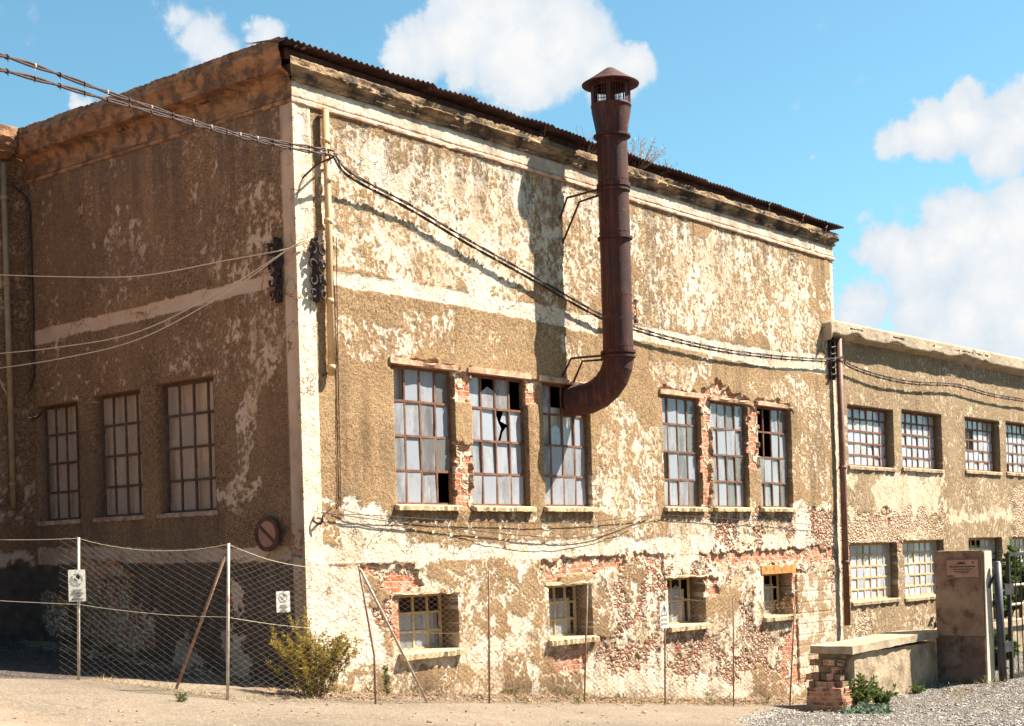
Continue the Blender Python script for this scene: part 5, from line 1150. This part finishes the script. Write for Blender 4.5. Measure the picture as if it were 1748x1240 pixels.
gp = thing('gate_post', 'round grey steel gate post leaning against the pillar', 'post', (14.1, -3.1, -2.5))
b_ = onY(1713, 1164, -3.12); t_ = onY(1702, 962, -3.12); m = MB(); m.tube([b_ - np.array([0, 0, .2]), t_], .072, 18); m.lathe((t_[0], t_[1]), [(.071, t_[2] - .005), (.06, t_[2] + .03), (.0, t_[2] + .045)], 18); m.build('shaft', m_steelblue, gp, True)
m = MB(); m.tube([onY(1701, 972, -3.08), onY(1688, 1003, -3.02)], .025, 8); m.build('strut', m_gate, gp)
for v in (1010, 1108):
    q0 = onY(1708, v, -3.12); m = MB(); m.tube([q0, onY(1722, v - 4, -3.12)], .03, 8); m.box(tuple(onY(1716, v + 6, -3.15)), tuple(onY(1724, v - 14, -3.08))); m.build('hinge', m_gate, gp)
gate = thing('metal_gate', 'dark metal gate leaf with an open frame at the right edge', 'gate', onY(1735, 1160, -3.12))
gl0 = onY(1720, 947, -3.12); gl1 = onY(1728, 1163, -3.12)
m = MB(); m.tube([gl1, gl0], .045, 4); m.build('stile', m_gate, gate)
m = MB(); m.tube([gl0, gl0 + np.array([2.2, 0, .0])], .045, 4); m.build('top_rail', m_gate, gate)
m = MB(); m.tube([gl1 + np.array([0, 0, .1]), gl1 + np.array([2.2, 0, .1])], .045, 4); m.build('bottom_rail', m_gate, gate)
for k in range(1, 8):
    m = MB(); m.tube([gl1 + np.array([.28 * k + .05, 0, .1]), gl0 + np.array([.28 * k + .05, 0, 0])], .012, 6); m.build('bar', m_gate, gate)
# retaining wall and railing beyond the gate
rw = onY(1740, 1058, -1.0)
ret = thing('retaining_wall', 'low concrete topped retaining wall beyond the gate at the right edge', 'low wall', (rw[0] + 2, -1, -2.6))
rough_box('wall_body', (16.2, -1.15, -3.6), (26.5, -.75, rw[2] - .10), m_lowplaster, ret, .10, .05, 141)
rough_box('capping_slab', (16.1, -1.22, rw[2] - .098), (26.5, -.70, rw[2] + .03), m_capstone, ret, .10, .02, 143)
rail = thing('railing', 'pale horizontal pipe railing on the retaining wall beyond the gate', 'railing', (20, -.95, rw[2]))
for dz in (.35, .78):
    m = MB(); m.tube([(16.5, -.98, rw[2] + dz), (26, -.98, rw[2] + dz)], .03, 8); m.build('rail', m_galv, rail)
for k in range(5):
    m = MB(); m.tube([(16.8 + k * 2.0, -.98, rw[2]), (16.8 + k * 2.0, -.98, rw[2] + .85)], .035, 8); m.build('upright', m_gate, rail)

# ------------------------------------------------------------------ plants
def plant(name, label, cat, base, stems, h, spread, leafm, stemm, leaf=(.05, .008), nleaf=26, bend=.3, branch=3, group=None, lean=(0, 0), seed=0, start=.12, flat=0.0, wide=False):
    rnd = random.Random(seed); t = thing(name, label, cat, base, group); ms = MB(); ml = MB(); b = Vector([float(c) for c in base])
    def leaves(pts, n, sc_):
        for _ in range(n):
            k = rnd.uniform(start, 1) * (len(pts) - 1); i = min(int(k), len(pts) - 2); p = pts[i].lerp(pts[i + 1], k - i); d = (pts[i + 1] - pts[i]).normalized()
            side = Vector((rnd.gauss(0, 1), rnd.gauss(0, 1), rnd.gauss(0, .5))); side = (side - d * side.dot(d)).normalized()
            v = (d * rnd.uniform(.2, 1.0) + side * rnd.uniform(.5, 1.1)).normalized(); L = leaf[0] * rnd.uniform(.6, 1.4) * sc_; w = v.cross(Vector((rnd.gauss(0, 1), rnd.gauss(0, 1), rnd.gauss(0, 1)))).normalized() * leaf[1] * rnd.uniform(.7, 1.3) * sc_
            ml.add([p, p + v * L * .5 + w, p + v * L, p + v * L * .5 - w], [(0, 1, 2, 3)])
    for s in range(stems):
        a = rnd.random() * 6.283; rr = spread * math.sqrt(rnd.random()); H = h * rnd.uniform(.55, 1.0) * (1 - .35 * (rr / spread) ** 2)
        e = b + Vector((math.cos(a) * rr + lean[0], math.sin(a) * rr + lean[1], H)); p0 = b + Vector((math.cos(a) * rr * .15, math.sin(a) * rr * .15, -.03))
        pts = []
        for k in range(7):
            q = k / 6; p = p0.lerp(e, q); p.x += math.cos(a) * rr * bend * (q - q * q) * 2 * (1 if wide else -1); p.y += math.sin(a) * rr * bend * (q - q * q) * 2 * (1 if wide else -1); p.z += H * bend * (q - q * q)
            p += Vector((rnd.gauss(0, .012), rnd.gauss(0, .012), 0)) * (h * .8 + .2); pts.append(p)
        ms.tube(pts, [.006 * (1 - .8 * k / 6) * (h ** .5) for k in range(7)], 4); leaves(pts, nleaf, 1)
        for _ in range(branch):
            k = rnd.randint(2, 5); p = pts[k]; d = (pts[k + 1] - pts[k]).normalized(); v = (d + Vector((rnd.gauss(0, .5), rnd.gauss(0, .5), rnd.uniform(.0, .5)))).normalized(); L = H * rnd.uniform(.15, .35)
            bp = [p, p + v * L * .5 + Vector((0, 0, L * .05)), p + v * L + Vector((0, 0, L * .18))]; ms.tube(bp, [.003, .002, .001], 3); leaves(bp, nleaf // 2, .9)
    ms.build('stems', stemm, t); ml.build('foliage', leafm, t); return t
gb = onG(535, 1191); gb[2] = float(road_z(gb[0], gb[1]))
plant('broom_shrub', 'feathery yellow green shrub growing at the foot of the building corner', 'shrub', gb, 44, 1.0, .60, m_leafy, m_stem, (.045, .0070), 80, .12, 5, seed=3)
w = onG(310, 1199); plant('weed', 'tiny green weed in the sunny street before the fence brace', 'weed', w, 9, .10, .12, m_green, m_stem, (.05, .007), 6, .3, 1, seed=5)
w = onG(660, 1186); plant('weed', 'thin tall dark weed against the wall under the first basement window', 'weed', w, 5, .42, .06, m_green, m_stem, (.05, .012), 20, .2, 1, seed=6)
w = onG(470, 1165); plant('weed', 'dry straw coloured weed left of the corner shrub', 'weed', w, 14, .22, .34, m_dry, m_stem, (.05, .005), 8, .5, 2, seed=8, wide=True)
for (u, v, st, h, sp, lm, lab, sd) in [(1470, 1200, 26, .62, .30, m_green, 'bright green leafy weed against the low wall next to its brick end', 11), (1505, 1195, 18, .40, .28, m_green, 'smaller green weed at the middle of the low wall', 12)]:
    p = onY(u, v, -2.32); p[2] = gz(p[0], p[1]) - .02; plant('weed', lab, 'weed', p, st, h, sp, lm, m_stem, (.09, .020), 16, .3, 2, seed=sd)
p = onY(1483, 1212, -2.75); p[2] = gz(p[0], p[1]); plant('weed', 'low silvery green ground plant spreading on the gravel edge', 'weed', p, 30, .14, .42, m_sage, m_stem, (.09, .028), 8, .5, 1, seed=14, wide=True)
p = onY(1565, 1178, -2.25); p[2] = gz(p[0], p[1]); plant('weed', 'small green tuft at the low wall close to the pillar', 'weed', p, 12, .16, .22, m_green, m_stem, (.07, .014), 10, .4, 1, seed=15)
for (u, v, h, sd, lab) in [(1640, 1172, .22, 21, 'dry grass tuft at the foot of the plaque pillar'), (1690, 1172, .20, 22, 'dry grass tuft at the foot of the round gate post'), (1735, 1166, .18, 23, 'dry grass tuft under the metal gate'), (1395, 1214, .18, 24, 'dry grass tuft at the foot of the crumbling brick end')]:
    p = onY(u, v, -3.1 if u > 1500 else -2.1)
    if u < 1500: p = onX(u, v, 9.78)
    p[2] = gz(p[0], p[1]) if u > 1500 else p[2]
    plant('dry_grass', lab, 'grass', p, 34, h, .34, m_dry, m_dry, (.06, .003), 2, .5, 0, seed=sd, group='dry grass tufts', wide=True)
for k in range(16):
    x = -.3 + k * .66 + random.uniform(-.2, .2); y = -random.choice([.10, .16, .80, .88]); dry = random.random() < .6
    plant('weed', ('dry straw tuft' if dry else 'small green weed') + ' among the debris along the foot of the sunlit wall', 'weed', (x, y, float(road_z(x, y))), 9, random.uniform(.08, .22), .13, m_dry if dry else m_green, m_stem, (.05, .006), 5, .4, 1, seed=60 + k, group='dry tufts along the wall foot' if dry else 'green weeds along the wall foot', wide=True)
m = MB()
for _ in range(4200):
    q = random.random()
    if q < .45: x = random.uniform(-.6, 11.8); y = -abs(random.gauss(.02, .16))
    elif q < .85: x = random.uniform(-1.9, 10); y = -.87 + random.gauss(0, .10)
    else: k = random.random(); x = -2.3 + .4 * k + random.gauss(0, .08); y = 1.0 - 1.9 * k + random.gauss(0, .1)
    z = float(road_z(x, y)) + random.uniform(.005, .03); L = random.uniform(.03, .13); a = random.random() * 6.28; w = .0035
    d = Vector((math.cos(a), math.sin(a), abs(random.gauss(0, .5)))).normalized() * L; n_ = Vector((-math.sin(a), math.cos(a), 0)) * w
    m.add([Vector((x, y, z)) + n_, Vector((x, y, z)) - n_, Vector((x, y, z)) + d], [(0, 1, 2)])
tag(m.build('straw_litter', m_dry), 'thin dry straw and stubble along the fence and the foot of the wall', 'grass', kind='stuff')
# grass on the roof edge
for (u, v, st, h, sp, sd, lab) in [(1000, 262, 20, .50, .40, 31, 'sparse dry grass on the roof edge left of the flue'), (1088, 285, 60, .55, .42, 32, 'dense pinkish dry grass tuft on the roof edge right of the flue'), (930, 243, 6, .30, .30, 33, 'few dry stalks on the roof edge far left of the flue'), (1128, 292, 6, .32, .25, 34, 'few dry stalks on the roof edge far right of the flue')]:
    p = onY(u, v, .05); p[2] = min(p[2], 6.28) if False else p[2] - .03
    plant('roof_grass', lab, 'grass', p, st, h, sp, m_drypink, m_drypink, (.07, .004), 4, .35, 1, seed=sd, group='dry grass on the roof edge', lean=(.12, 0), wide=True)
# dry creeper hanging in the fourth basement window, ivy beyond the gate
p = onY(1352, 1052, -.03); plant('dry_creeper', 'brown dry creeper on the sill of the rightmost basement window', 'creeper', p, 34, .42, .34, m_dry, m_stem, (.04, .006), 5, .6, 3, seed=41, wide=True)
p = (15.7, -1.6, gz(15.7, -1.6) - .1)
for (x, y, z, h, sp, st, sd, lm, lab) in [(19.2, -.6, rw[2] - .1, 1.0, .9, 60, 51, m_ivy, 'dense ivy bush behind the railing at the right edge'), (16.6, -1.9, gz(16.6, -1.9), .75, .6, 40, 52, m_ivy, 'green bush below the retaining wall behind the gate'), (22.5, .0, rw[2], 1.6, 1.0, 60, 53, m_ivy, 'ivy climbing the wing wall at the far right edge')]:
    plant('ivy_bush', lab, 'bush', (x, y, z), st, h, sp, lm, m_stem, (.13, .05), 26, .3, 3, seed=sd)
